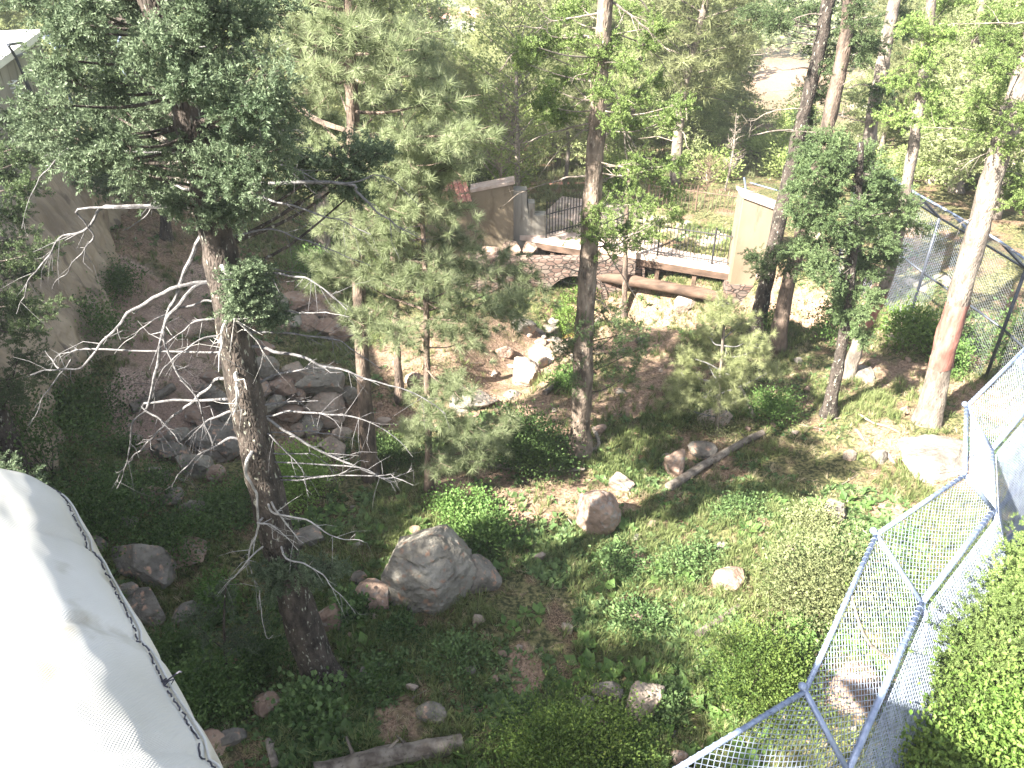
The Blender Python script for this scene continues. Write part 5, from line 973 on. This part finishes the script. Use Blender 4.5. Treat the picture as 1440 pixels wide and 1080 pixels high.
# timber rail fence, bench and visitor beyond the far fence
Yr = 27.0; tr_ = thing('timber_fence', at(1240, 400, Yr), 'orange timber rail fence beyond the far netting on the right', 'fence'); e0, e1 = at(1225, 345, Yr), at(1420, 352, Yr)
for zo in (0, -.55): mb = MB(); box(mb, (e0 + e1) / 2 + [0, 0, zo], (np.linalg.norm(e1 - e0), .06, .16)); mb.build('rail', M['orange_timber'], tr_)
for k_ in range(6): q = e0 + (e1 - e0) * (k_ + .3) / 6; g = float(H(q[0], q[1])); mb = MB(); box(mb, (q[0], q[1] + .1, (g + q[2] + .1) / 2), (.12, .12, q[2] + .15 - g)); mb.build('post', M['orange_timber'], tr_)
Yb = 24.5; c = at(1300, 378, Yb); g = float(H(c[0], c[1])); tbn = thing('wooden_bench', (c[0], c[1], g), 'brown timber bench seen through the far fence netting', 'bench')
mb = MB(); box(mb, (c[0], c[1], c[2]), (1.9, .5, .08)); mb.build('seat', M['timber'], tbn)
for dx in (-.8, .8): mb = MB(); box(mb, (c[0] + dx, c[1], (g + c[2]) / 2 - .03), (.12, .4, c[2] - g - .04)); mb.build('leg', M['timber'], tbn)
# visitor: one continuous skinned body
def person(loc, Hh, label):
    t = thing('person', loc, label, 'person'); s = Hh / 1.75
    J = [(0, 0, .95), (0, 0, 1.15), (0, .01, 1.38), (0, 0, 1.5), (0, -.01, 1.58), (0, -.01, 1.70), (.1, 0, .9), (.11, -.02, .48), (.11, .02, .08), (.11, -.14, .04), (-.1, 0, .9), (-.11, -.05, .48), (-.12, .05, .08), (-.12, -.11, .04), (.2, 0, 1.4), (.27, -.02, 1.12), (.24, -.15, .92), (.23, -.2, .84), (-.2, 0, 1.4), (-.27, -.02, 1.12), (-.22, -.18, .95), (-.2, -.24, .88)]
    E = [(0, 1), (1, 2), (2, 3), (3, 4), (4, 5), (0, 6), (6, 7), (7, 8), (8, 9), (0, 10), (10, 11), (11, 12), (12, 13), (2, 14), (14, 15), (15, 16), (16, 17), (2, 18), (18, 19), (19, 20), (20, 21)]
    Rr = [.14, .13, .16, .06, .09, .085, .09, .06, .045, .035, .09, .06, .045, .035, .055, .042, .032, .03, .055, .042, .032, .03]
    me = bpy.data.meshes.new('body'); me.from_pydata([tuple(c_ * s for c_ in j) for j in J], E, []); o = bpy.data.objects.new('body', me); COL.objects.link(o); o.parent = t
    o.modifiers.new('skin', 'SKIN'); sm = o.modifiers.new('sub', 'SUBSURF'); sm.levels = sm.render_levels = 2
    for k_, sv in enumerate(me.skin_vertices[0].data): sv.radius = (Rr[k_] * s, Rr[k_] * s * (.75 if k_ in (0, 1, 2) else 1)); sv.use_root = k_ == 0
    me.materials.append(M['skin'])
    def cloth(name, idx, mt, gr):
        me2 = bpy.data.meshes.new(name); ids = sorted(set(idx)); mp2 = {a: i for i, a in enumerate(ids)}
        me2.from_pydata([tuple(c_ * s for c_ in J[a]) for a in ids], [(mp2[a], mp2[b2]) for a, b2 in E if a in mp2 and b2 in mp2], []); o2 = bpy.data.objects.new(name, me2); COL.objects.link(o2); o2.parent = t
        o2.modifiers.new('skin', 'SKIN'); q = o2.modifiers.new('sub', 'SUBSURF'); q.levels = q.render_levels = 2
        for a in ids: sv = me2.skin_vertices[0].data[mp2[a]]; sv.radius = ((Rr[a] + gr) * s, (Rr[a] * (.75 if a in (0, 1, 2) else 1) + gr) * s); sv.use_root = a == ids[0]
        me2.materials.append(M[mt])
    cloth('shirt', [0, 1, 2, 14, 15, 18, 19], 'shirt', .014); cloth('trousers', [0, 6, 7, 8, 10, 11, 12], 'jeans', .012)
    v, f = ICO[3]; v = v[:]; mb = MB(); mb.add(v * np.array([.1, .105, .1]) * s + np.array([0, .02, 1.69]) * s, f); h = mb.build('hair', M['hair'], None, True); h.parent = t
pv = at(1327, 372, 25.6); person((pv[0], pv[1], float(H(pv[0], pv[1]))), pv[2] - float(H(pv[0], pv[1])) + .1, 'visitor in a pale top and blue trousers standing behind the timber bench')

# ------------------------------------------------------------------ white canvas cover in front
def canvas():
    base = at(60, 1080, .9); t = thing('canvas_cover', (-1.6, 1.2, float(H(-1.6, 1.2))), 'large white padded canvas roll with black lacing at the bottom left corner', 'canvas cover')
    A0, A1 = CAN0, CAN1; ax = A1 - A0; L = np.linalg.norm(ax); ax /= L; e1 = np.cross(ax, [0, 0, 1.]); e1 /= np.linalg.norm(e1); e2 = np.cross(e1, ax)
    nu, nv = 260, 200; u = np.linspace(0, 1, nu); a = np.linspace(0, 2 * math.pi, nv, endpoint=False); r0 = CANR
    rr = r0 * (1 - .9 * ss(.66, 1.02, u) ** 1.3); drop = -.10 * ss(.75, 1, u)
    Ug, Ag = np.meshgrid(u, a, indexing='ij'); rad = rr[:, None] * (1 + .010 * np.sin(Ag * 3 + Ug * 9))
    # shallow transverse creases where the cloth is gathered between stitches
    cre = np.abs(((Ug * L / .42) % 1) - .5) * 2; rad = rad - .012 * np.exp(-((1 - cre) / .12) ** 2) + .030 * (fbm(np.stack([Ug * L * 3, np.cos(Ag) * 2, np.sin(Ag) * 2], -1), .8, 7, 3) - .5)
    P = A0 + ax * (Ug * L)[..., None] + e1 * (rad * np.cos(Ag) * 1.0)[..., None] + e2 * (rad * np.sin(Ag) * .9)[..., None] + np.array([0, 0, 1.]) * drop[:, None, None]
    i = np.arange(nu - 1)[:, None] * nv; j = np.arange(nv)[None]; jn = (j + 1) % nv; mb = MB(); mb.add(P.reshape(-1, 3), np.stack([i + j, i + jn, i + nv + jn, i + nv + j], -1).reshape(-1, 4))
    m = mat('white_canvas', (.38, .375, .345), (.50, .50, .485), 1.6, .65, 0, spec=.3, c3=(.30, .285, .24), c3pos=.62); n = m.node_tree.nodes; l = m.node_tree.links; tc = n.new('ShaderNodeTexCoord')
    w1 = n.new('ShaderNodeTexWave'); w1.inputs['Scale'].default_value = 60; w2 = n.new('ShaderNodeTexWave'); w2.inputs['Scale'].default_value = 60; w2.bands_direction = 'Y'
    for q in (w1, w2): l.new(tc.outputs['Object'], q.inputs[0])
    ad = n.new('ShaderNodeMath'); l.new(w1.outputs[1], ad.inputs[0]); l.new(w2.outputs[1], ad.inputs[1]); bp = n.new('ShaderNodeBump'); bp.inputs['Strength'].default_value = .2; bp.inputs['Distance'].default_value = .002; l.new(ad.outputs[0], bp.inputs['Height']); l.new(bp.outputs[0], n['Principled BSDF'].inputs['Normal'])
    mb.build('cloth', m, t, True)
    # lacing: dark thread stitched along the outer side
    js = int(nv * CANS); st = MB(); seam = P[:, js]; nrm = (seam - (A0 + ax * (u * L)[:, None])); nrm /= np.linalg.norm(nrm, axis=1)[:, None]; k_ = 0
    while k_ < nu - 9:
        n_ = random.randint(3, 5); q = seam[k_:k_ + n_ + 1] + nrm[k_:k_ + n_ + 1] * .004; q = q + rng.normal(0, .0015, q.shape); tube(st, q, .0022, 4); k_ += n_ + 1
    kk = int(nu * .30)
    for _ in range(5): s_ = seam[kk] + nrm[kk] * .005; d_ = rng.normal(size=3) * .035; tube(st, [s_, s_ + d_ * .5 + nrm[kk] * .02, s_ + d_], .0025, 4)
    st.build('lacing', M['black_rope'], t)
    fl = MB(); sj = (js - 2) % nv; W = P[:, sj]; fl_p = W + nrm * .006; tube(fl, fl_p[4:-30:3], .0035, 6); fl.build('hem', m, t, True)
    for uu in (.15, .6):
        q = A0 + ax * L * uu; mb = MB(); tube(mb, [(q[0], q[1], float(H(q[0], q[1])) - .1), q], .05, 10); mb.build('post', M['galv'], t, True)
CAN0, CAN1, CANR, CANS = np.array([-.71, .49, 8.22]), np.array([-2.12, 2.17, 8.22]), .42, .062
canvas()

# ------------------------------------------------------------------ background forest
def bg_tree(kind, seed):
    """a whole tree about 10 m tall with trunk, limbs and crown"""
    random.seed(seed); global rng; rng = np.random.default_rng(seed); t = thing({'pine': 'pine_tree', 'fir': 'fir_tree', 'leaf': 'broadleaf_tree'}[kind], (0, 0, 0), 'x', 'tree')
    mb = MB(); Pp = smooth_line([(0, 0, -.4), (rng.normal(0, .1), rng.normal(0, .1), 3), (rng.normal(0, .2), rng.normal(0, .2), 6.5), (0, 0, 9.6)], 14); tube(mb, Pp, np.linspace(.19, .03, 14), 8)
    pos, dirs, sc = [], [], []; cb = {'pine': 3.0, 'fir': 1.6, 'leaf': 1.6}[kind]; nl = {'pine': 46, 'fir': 70, 'leaf': 40}[kind]
    for i in range(nl):
        u = i / nl; h = cb + (9.6 - cb) * u; R_m = {'pine': 2.1 * math.sin(math.pi * min(1, .25 + .75 * (1 - u)) * .9) + .3, 'fir': 2.2 * (1 - u) ** .8 + .2, 'leaf': 2.3 * math.sin(math.pi * (.15 + .8 * (1 - u))) + .2}[kind] * random.uniform(.55, 1.15)
        a = i * 2.39996 + random.uniform(-.4, .4); el = {'pine': .25, 'fir': -.12, 'leaf': .5}[kind]; d = np.array([math.cos(a), math.sin(a), el + .3 * u]); j = np.argmin(np.abs(Pp[:, 2] - h)); A = Pp[j].copy(); A[2] = h
        tube(mb, [A, A + d * R_m * .5 + [0, 0, .05], A + d * R_m], [.04, .03, .01], 3, False); side = np.array([-math.sin(a), math.cos(a), 0])
        nt_ = {'pine': 34, 'fir': 62, 'leaf': 140}[kind]
        for q in range(int(nt_ * R_m / 1.6) + 3):
            s_ = random.uniform(.25, 1.05) if kind != 'leaf' else random.uniform(.4, 1.1); sw = random.gauss(0, .32) * R_m * (1.15 - s_ * .6)
            pos.append(A + d * R_m * s_ + side * sw + np.array([0, 0, random.gauss(.05, .13 if kind != 'leaf' else .3)])); dirs.append(d + side * np.sign(sw) * .6 + rng.normal(0, .5, 3) + (np.array([0, 0, .4]) if kind == 'pine' else 0)); sc.append({'pine': .34, 'fir': .31, 'leaf': .16}[kind] * random.uniform(.7, 1.25))
    if random.random() < .5:
        for _ in range(5): a = random.uniform(0, 6.28); h = random.uniform(1.2, cb + .5); tube(mb, [(0, 0, h), (math.cos(a) * .7, math.sin(a) * .7, h + .1), (math.cos(a) * 1.3, math.sin(a) * 1.3, h - .1)], [.03, .02, .008], 3, False)
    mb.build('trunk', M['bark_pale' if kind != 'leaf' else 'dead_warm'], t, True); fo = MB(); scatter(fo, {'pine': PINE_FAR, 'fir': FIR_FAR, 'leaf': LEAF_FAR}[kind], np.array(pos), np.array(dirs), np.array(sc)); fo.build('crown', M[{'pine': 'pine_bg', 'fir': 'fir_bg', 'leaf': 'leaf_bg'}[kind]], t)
    return t
def bg_bush(seed):
    t = thing('bush', (0, 0, 0), 'x', 'bush'); mb = MB(); n = 1600; c = rng.normal(size=(16, 3)); c /= np.linalg.norm(c, axis=1)[:, None]; c *= rng.uniform(.5, 1.1, (16, 1)) * np.array([1.4, 1.4, 1.2]); c[:, 2] = np.abs(c[:, 2]) + .5
    for q in c: tube(mb, [(0, 0, -.2), q * .5 + [0, 0, .1], q], [.05, .03, .01], 4, False)
    k = rng.integers(0, 16, n); p = c[k] + rng.normal(0, .42, (n, 3)); p[:, 2] = np.maximum(p[:, 2], .05); mb.build('stems', M['dead_warm'], t); fo = MB(); scatter(fo, LEAF_FAR, p, p + rng.normal(0, 1, (n, 3)), rng.uniform(.12, .26, n), True, .8); fo.build('foliage', M['leaf_bg'], t); return t
protos = [bg_tree('pine', 101), bg_tree('pine', 102), bg_tree('pine', 103), bg_tree('fir', 104), bg_tree('fir', 105), bg_tree('fir', 107), bg_tree('leaf', 106), bg_bush(108)]
random.seed(11); rng = np.random.default_rng(11)
used = set(); placed = []
NM = ['pine', 'pine', 'pine', 'fir', 'fir', 'fir', 'leaf', 'bush']
def place(i, x, y, h, rz, label, group, wide=1.0):
    z = float(H(x, y)); s = h / 10; sc = (s * wide, s * wide, s)
    if i not in used:
        used.add(i); o = protos[i]; o.location = (x, y, z); o.rotation_euler = (0, 0, rz); o.scale = sc; o['label'] = label; o['group'] = group; return o
    return copy_tree(protos[i], (x, y, z), rz, sc, label, group)
LAB = {('pine', 0): ('pale sunlit pine in the near forest behind the walls and footbridge', 'pines of the near background'), ('fir', 0): ('pale sunlit fir in the near forest behind the walls and footbridge', 'firs of the near background'), ('leaf', 0): ('leafy green broadleaf tree in the near forest behind the footbridge', 'broadleaf trees of the near background'),
       ('pine', 1): ('hazy pine in the middle distance of the valley forest', 'pines of the middle distance'), ('fir', 1): ('hazy fir in the middle distance of the valley forest', 'firs of the middle distance'), ('leaf', 1): ('hazy broadleaf tree in the middle distance of the valley', 'broadleaf trees of the middle distance')}
def top_limit(px):                      # how high (pixel row) crowns may reach, leaving the valley views open
    if 600 < px < 690: return random.uniform(48, 90)
    if 690 <= px < 830: return random.uniform(-10, 90)
    if 1010 < px < 1060: return random.uniform(60, 110)
    if 1060 <= px < 1150: return random.uniform(128, 160)
    if 1150 <= px < 1230: return random.uniform(60, 160)
    if 830 <= px < 1010: return random.uniform(-120, 50)
    if px >= 1230: return random.uniform(-200, 50)
    return random.uniform(-260, 20)
tries = 0; NEARBG = []
while len(placed) < 285 and tries < 40000:
    tries += 1; y = 28 + 130 * random.random() ** 1.45; x = random.uniform(-.80, .80) * (y + 6); z = float(H(x, y)); ok, px, py = inview(np.array([x]), np.array([y]), np.array([z]), 160)
    if not ok[0]: continue
    px, py = px[0], py[0]
    if y < 33 and .5 < x < 12.5: continue
    if x > 9.5 and y < 31: continue
    if 1185 < px < 1232 and 130 < py < 275: continue
    if 1030 < px < 1165 and 90 < py < 215 and y > 40: continue
    if x < -9 and y < 31: continue
    if any((x - a) ** 2 + (y - b2) ** 2 < (1.7 + .022 * y) ** 2 for a, b2 in placed): continue
    tl_ = top_limit(px); zt_ = at(px, tl_, y)[2]; h = min(random.uniform(8, 13.5), zt_ - z)
    if h < 2.6: continue
    i = random.choice([0, 1, 2, 3, 4, 5, 3, 4, 6]); 
    if h < 4.5: i = random.choice([3, 6, 6, 5, 0])
    lab, grp = LAB[(NM[i], 0 if y < 55 else 1)]
    o_new = place(i, x, y, h, random.uniform(0, 6.28), lab, grp, random.uniform(.9, 1.2) * (1.25 if h < 5 else 1)); placed.append((x, y))
    if y < 55: NEARBG.append((y, px, NM[i], o_new))
place(1, *at(945, 300, 33)[:2], 11.5, .4, 'large pale pine crown behind the left half of the footbridge railing', 'pine behind the footbridge', 1.25)
place(4, *at(1400, 300, 27)[:2], 11, .4, 'large pale fir behind the far fence at the right edge', 'fir behind the far fence', 1.25)
place(2, *at(1290, 260, 36)[:2], 11, .9, 'pale pine standing behind the far fence left of the stout pine', 'pine behind the far fence', 1.25)
place(0, *at(430, 200, 24)[:2], 12.5, 2, 'pale pine between the front fir crown and the tall ponderosa pine', 'pine behind the front fir', 1.2)
for px_, d_, h_, k_, l_ in ((1232, 44, 11, 2, 'pale pine far behind the tall bare-trunked pine'), (1318, 40, 10, 4, 'pale fir far behind the slanting slim pine'), (1375, 47, 12, 1, 'pale pine far behind the stout pine, left of its trunk'), (1445, 42, 11, 5, 'pale fir far behind the stout pine at the frame edge'), (720, 40, 8, 0, 'pale pine rising above the bare aspen'), (800, 44, 10, 2, 'pale pine just left of the middle trunk in the background'), (600, 42, 10, 5, 'pale fir above the stucco wall tiles, left of the valley view')):
    q_ = at(px_, 230, d_); place(k_, q_[0], d_, h_, px_ * .1, l_, 'single large pale trees of the background', 1.2)
place(6, *at(640, 262, 31)[:2], 4.6, 1.0, 'vivid green leafy tree right behind the stucco wall', 'tree behind the stucco wall', 1.5)
BINS = [(-999, 260, 'behind the crown of the leaning front fir'), (260, 420, 'behind the right side of the front fir crown'), (420, 580, 'behind the tall ponderosa pine'), (580, 680, 'above the clay tiles of the stucco wall'), (680, 770, 'above the bare part of the stucco wall'),
        (770, 850, 'behind the iron gate and the middle trunk'), (850, 950, 'behind the left half of the footbridge'), (950, 1040, 'behind the right half of the footbridge'), (1040, 1140, 'behind the footbridge pillar'), (1140, 1260, 'behind the dense round fir'), (1260, 1360, 'behind the left posts of the far fence'), (1360, 9999, 'behind the stout red-banded pine')]
for lo, hi, ph in BINS:
    for kd in ('pine', 'fir', 'leaf'):
        for q, (y_, px_, _, o_) in enumerate(sorted([n_ for n_ in NEARBG if lo <= n_[1] < hi and n_[2] == kd], key=lambda n_: n_[0])):
            if q < 20: o_['label'] = ('nearest' if q == 0 else ORD[q] + ' nearest') + {'pine': ' sunlit pine ', 'fir': ' sunlit fir ', 'leaf': ' broadleaf tree '}[kd] + ph
# understory beyond the footbridge
for k_ in range(70):
    y = 30 + 28 * random.random(); x = random.uniform(-.5, .75) * y
    if y < 32.5 and .5 < x < 13: continue
    ok, px, py = inview(np.array([x]), np.array([y]), H(np.array([x]), np.array([y])), 50)
    if not ok[0] or 1185 < px[0] < 1232 or (x > 8.5 and y < 31): continue
    place(7, x, y, random.uniform(3.5, 7), random.uniform(0, 6.28), 'low leafy bush in the undergrowth beyond the footbridge', 'undergrowth bushes beyond the footbridge', 1.3)
# trees left and behind, outside the frame, added to shade the foreground
for k_, (x, y, h) in enumerate([(-13.5, 3.0, 11), (-10.0, 1.6, 10.5), (-7.2, .6, 9.0), (-11.2, 6.0, 10.5), (-7.6, 3.6, 8.0), (-15.5, 8.5, 11.5), (-5.0, -1.6, 8.5)]):
    place([3, 4, 0, 5, 1][k_ % 5], x, y, h, k_ * 1.3, 'tall unseen tree added to shade the slope from the left', 'shade trees outside the picture', 1.15)
# bare pale aspen and reddish bare shrub
def bare(px, py, Yd, h, label, m, n=60, spread=.5, name='bare_tree', cat='tree'):
    b = at(px, py, Yd); b[2] = float(H(b[0], b[1])); t = thing(name, b, label, cat); mb = MB(); wd = MB(); top = b + [0, 0, h]; tube(mb, smooth_line([b, b + [.1, 0, h * .5], top], 8), np.linspace(.06, .015, 8) * h / 4, 6); mb.build('trunk', M[m], t)
    for k_ in range(n):
        u = random.uniform(.15, .95); p = b + [.1 * u, 0, h * u]; a = random.uniform(0, 6.28); l_ = h * spread * (1.1 - u) * random.uniform(.5, 1); d = np.array([math.cos(a), math.sin(a), random.uniform(.5, 1.4)]); d /= np.linalg.norm(d); e = p + d * l_; tube(wd, [p, (p + e) / 2 + rng.normal(0, .05, 3), e], np.array([.022, .016, .006]) * h / 4, 4, False)
        for _ in range(4): d3 = d + rng.normal(0, .45, 3); q = p + (e - p) * random.uniform(.3, .9); tube(wd, [q, q + d3 * l_ * .4], np.array([.011, .004]) * h / 4, 3, False)
    wd.build('branches', M[m], t)
bare(702, 262, 30, 4.6, 'bare whitish leafless aspen above the stucco wall', 'rock_pale', 80, .5)
bare(1012, 320, 31, 3.0, 'bare pale sapling behind the footbridge railing', 'dead_warm', 30, .3)
bare(985, 320, 30, 1.6, 'reddish bare bush behind the footbridge railing', 'rust', 45, 1.0, 'bare_bush', 'bush')
# valley forest: one mass
pos, dirs, sc = [], [], []; cnt = 0; wd = MB()
N0 = 8000; yy = 150 + 560 * rng.random(N0) ** 1.15; xx = rng.uniform(-.85, .85, N0) * (yy + 20); zz = H(xx, yy); dn = fbm(np.stack([xx, yy], -1), 60, 70, 3); ok, px, py = inview(xx, yy, zz, 60); ok &= (dn > .33) | (rng.random(N0) < .35); ok &= ~((px > 1040) & (px < 1150) & (py > 88) & (py < 135)); ok &= ~((px > 615) & (px < 700) & (py > 30) & (py < 70))
for x, y, z in zip(xx[ok], yy[ok], zz[ok]):
    h = random.uniform(5, 10); k_ = 70; u = rng.random(k_) ** .8; a = rng.random(k_) * 6.28; r_ = (1 - u) ** .7 * h * .24 * rng.uniform(.5, 1.1, k_); pos.append(np.stack([x + r_ * np.cos(a), y + r_ * np.sin(a), z + h * (.12 + .88 * u)], -1)); dirs.append(np.stack([np.cos(a), np.sin(a), rng.normal(.3, .5, k_)], -1)); sc.append(np.full(k_, h * .16))
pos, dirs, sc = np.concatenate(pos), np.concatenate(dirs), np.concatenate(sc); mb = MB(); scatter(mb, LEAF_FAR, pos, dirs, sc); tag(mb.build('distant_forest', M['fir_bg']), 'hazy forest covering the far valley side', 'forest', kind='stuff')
# distant buildings
def house(px, py, Yd, wid, dep, hgt, label, rot=0, wm='beige', rm='roof_red', nw=5):
    b = at(px, py, Yd); b[2] = float(H(b[0], b[1])); t = thing('building', b, label, 'building'); mb = MB(); box(mb, b + [0, 0, hgt / 2 - .5], (wid, dep, hgt + 1), rot); mb.build('wall', M[wm], t)
    mb = MB(); cr_, sr_ = math.cos(rot), math.sin(rot); pts = [(-wid / 2 - .5, -dep / 2 - .6, hgt), (wid / 2 + .5, -dep / 2 - .6, hgt), (wid / 2 + .5, dep / 2 + .6, hgt), (-wid / 2 - .5, dep / 2 + .6, hgt), (-wid / 2 - .5, 0, hgt + dep * .28), (wid / 2 + .5, 0, hgt + dep * .28)]
    mb.add([b + [x * cr_ - y * sr_, x * sr_ + y * cr_, z] for x, y, z in pts], [(0, 1, 5, 4), (2, 3, 4, 5)]); mb.f[3].append(np.array([(0, 4, 3), (1, 2, 5)])); mb.build('roof', M[rm], t)
    for k_ in range(nw):
        x, y = -wid / 2 + (k_ + .5) * wid / nw, -dep / 2 - .03; mb = MB(); box(mb, b + [x * cr_ - y * sr_, x * sr_ + y * cr_, hgt * .55], (wid / nw * .45, .08, hgt * .4), rot); mb.build('window', M['iron'], t)
house(648, 45, 290, 20, 9, 5, 'long pale distant lodge with a pinkish roof on the far valley floor', 0, 'beige', 'roof_red', 8)
house(1262, 120, 95, 5, 4, 2.6, 'small white-walled hut among the trees at upper right', .3, 'white', 'coping', 2)
house(1355, 150, 70, 4, 3, 2.2, 'little pale hut behind the pale tree at the right', -.2, 'white', 'coping', 2)

# ------------------------------------------------------------------ haze
mb = MB(); box(mb, (0, 430, -19), (1500, 1250, 108)); hz = mb.build('haze'); hm = bpy.data.materials.new('haze'); hm.use_nodes = True; n = hm.node_tree.nodes; n.clear(); o_ = n.new('ShaderNodeOutputMaterial'); v_ = n.new('ShaderNodeVolumePrincipled'); v_.inputs['Color'].default_value = (.86, .93, 1, 1); v_.inputs['Density'].default_value = .0009; v_.inputs['Anisotropy'].default_value = .3
hm.node_tree.links.new(v_.outputs[0], o_.inputs['Volume']); hz.data.materials.append(hm); tag(hz, 'pale air haze filling the valley', 'haze', kind='stuff')
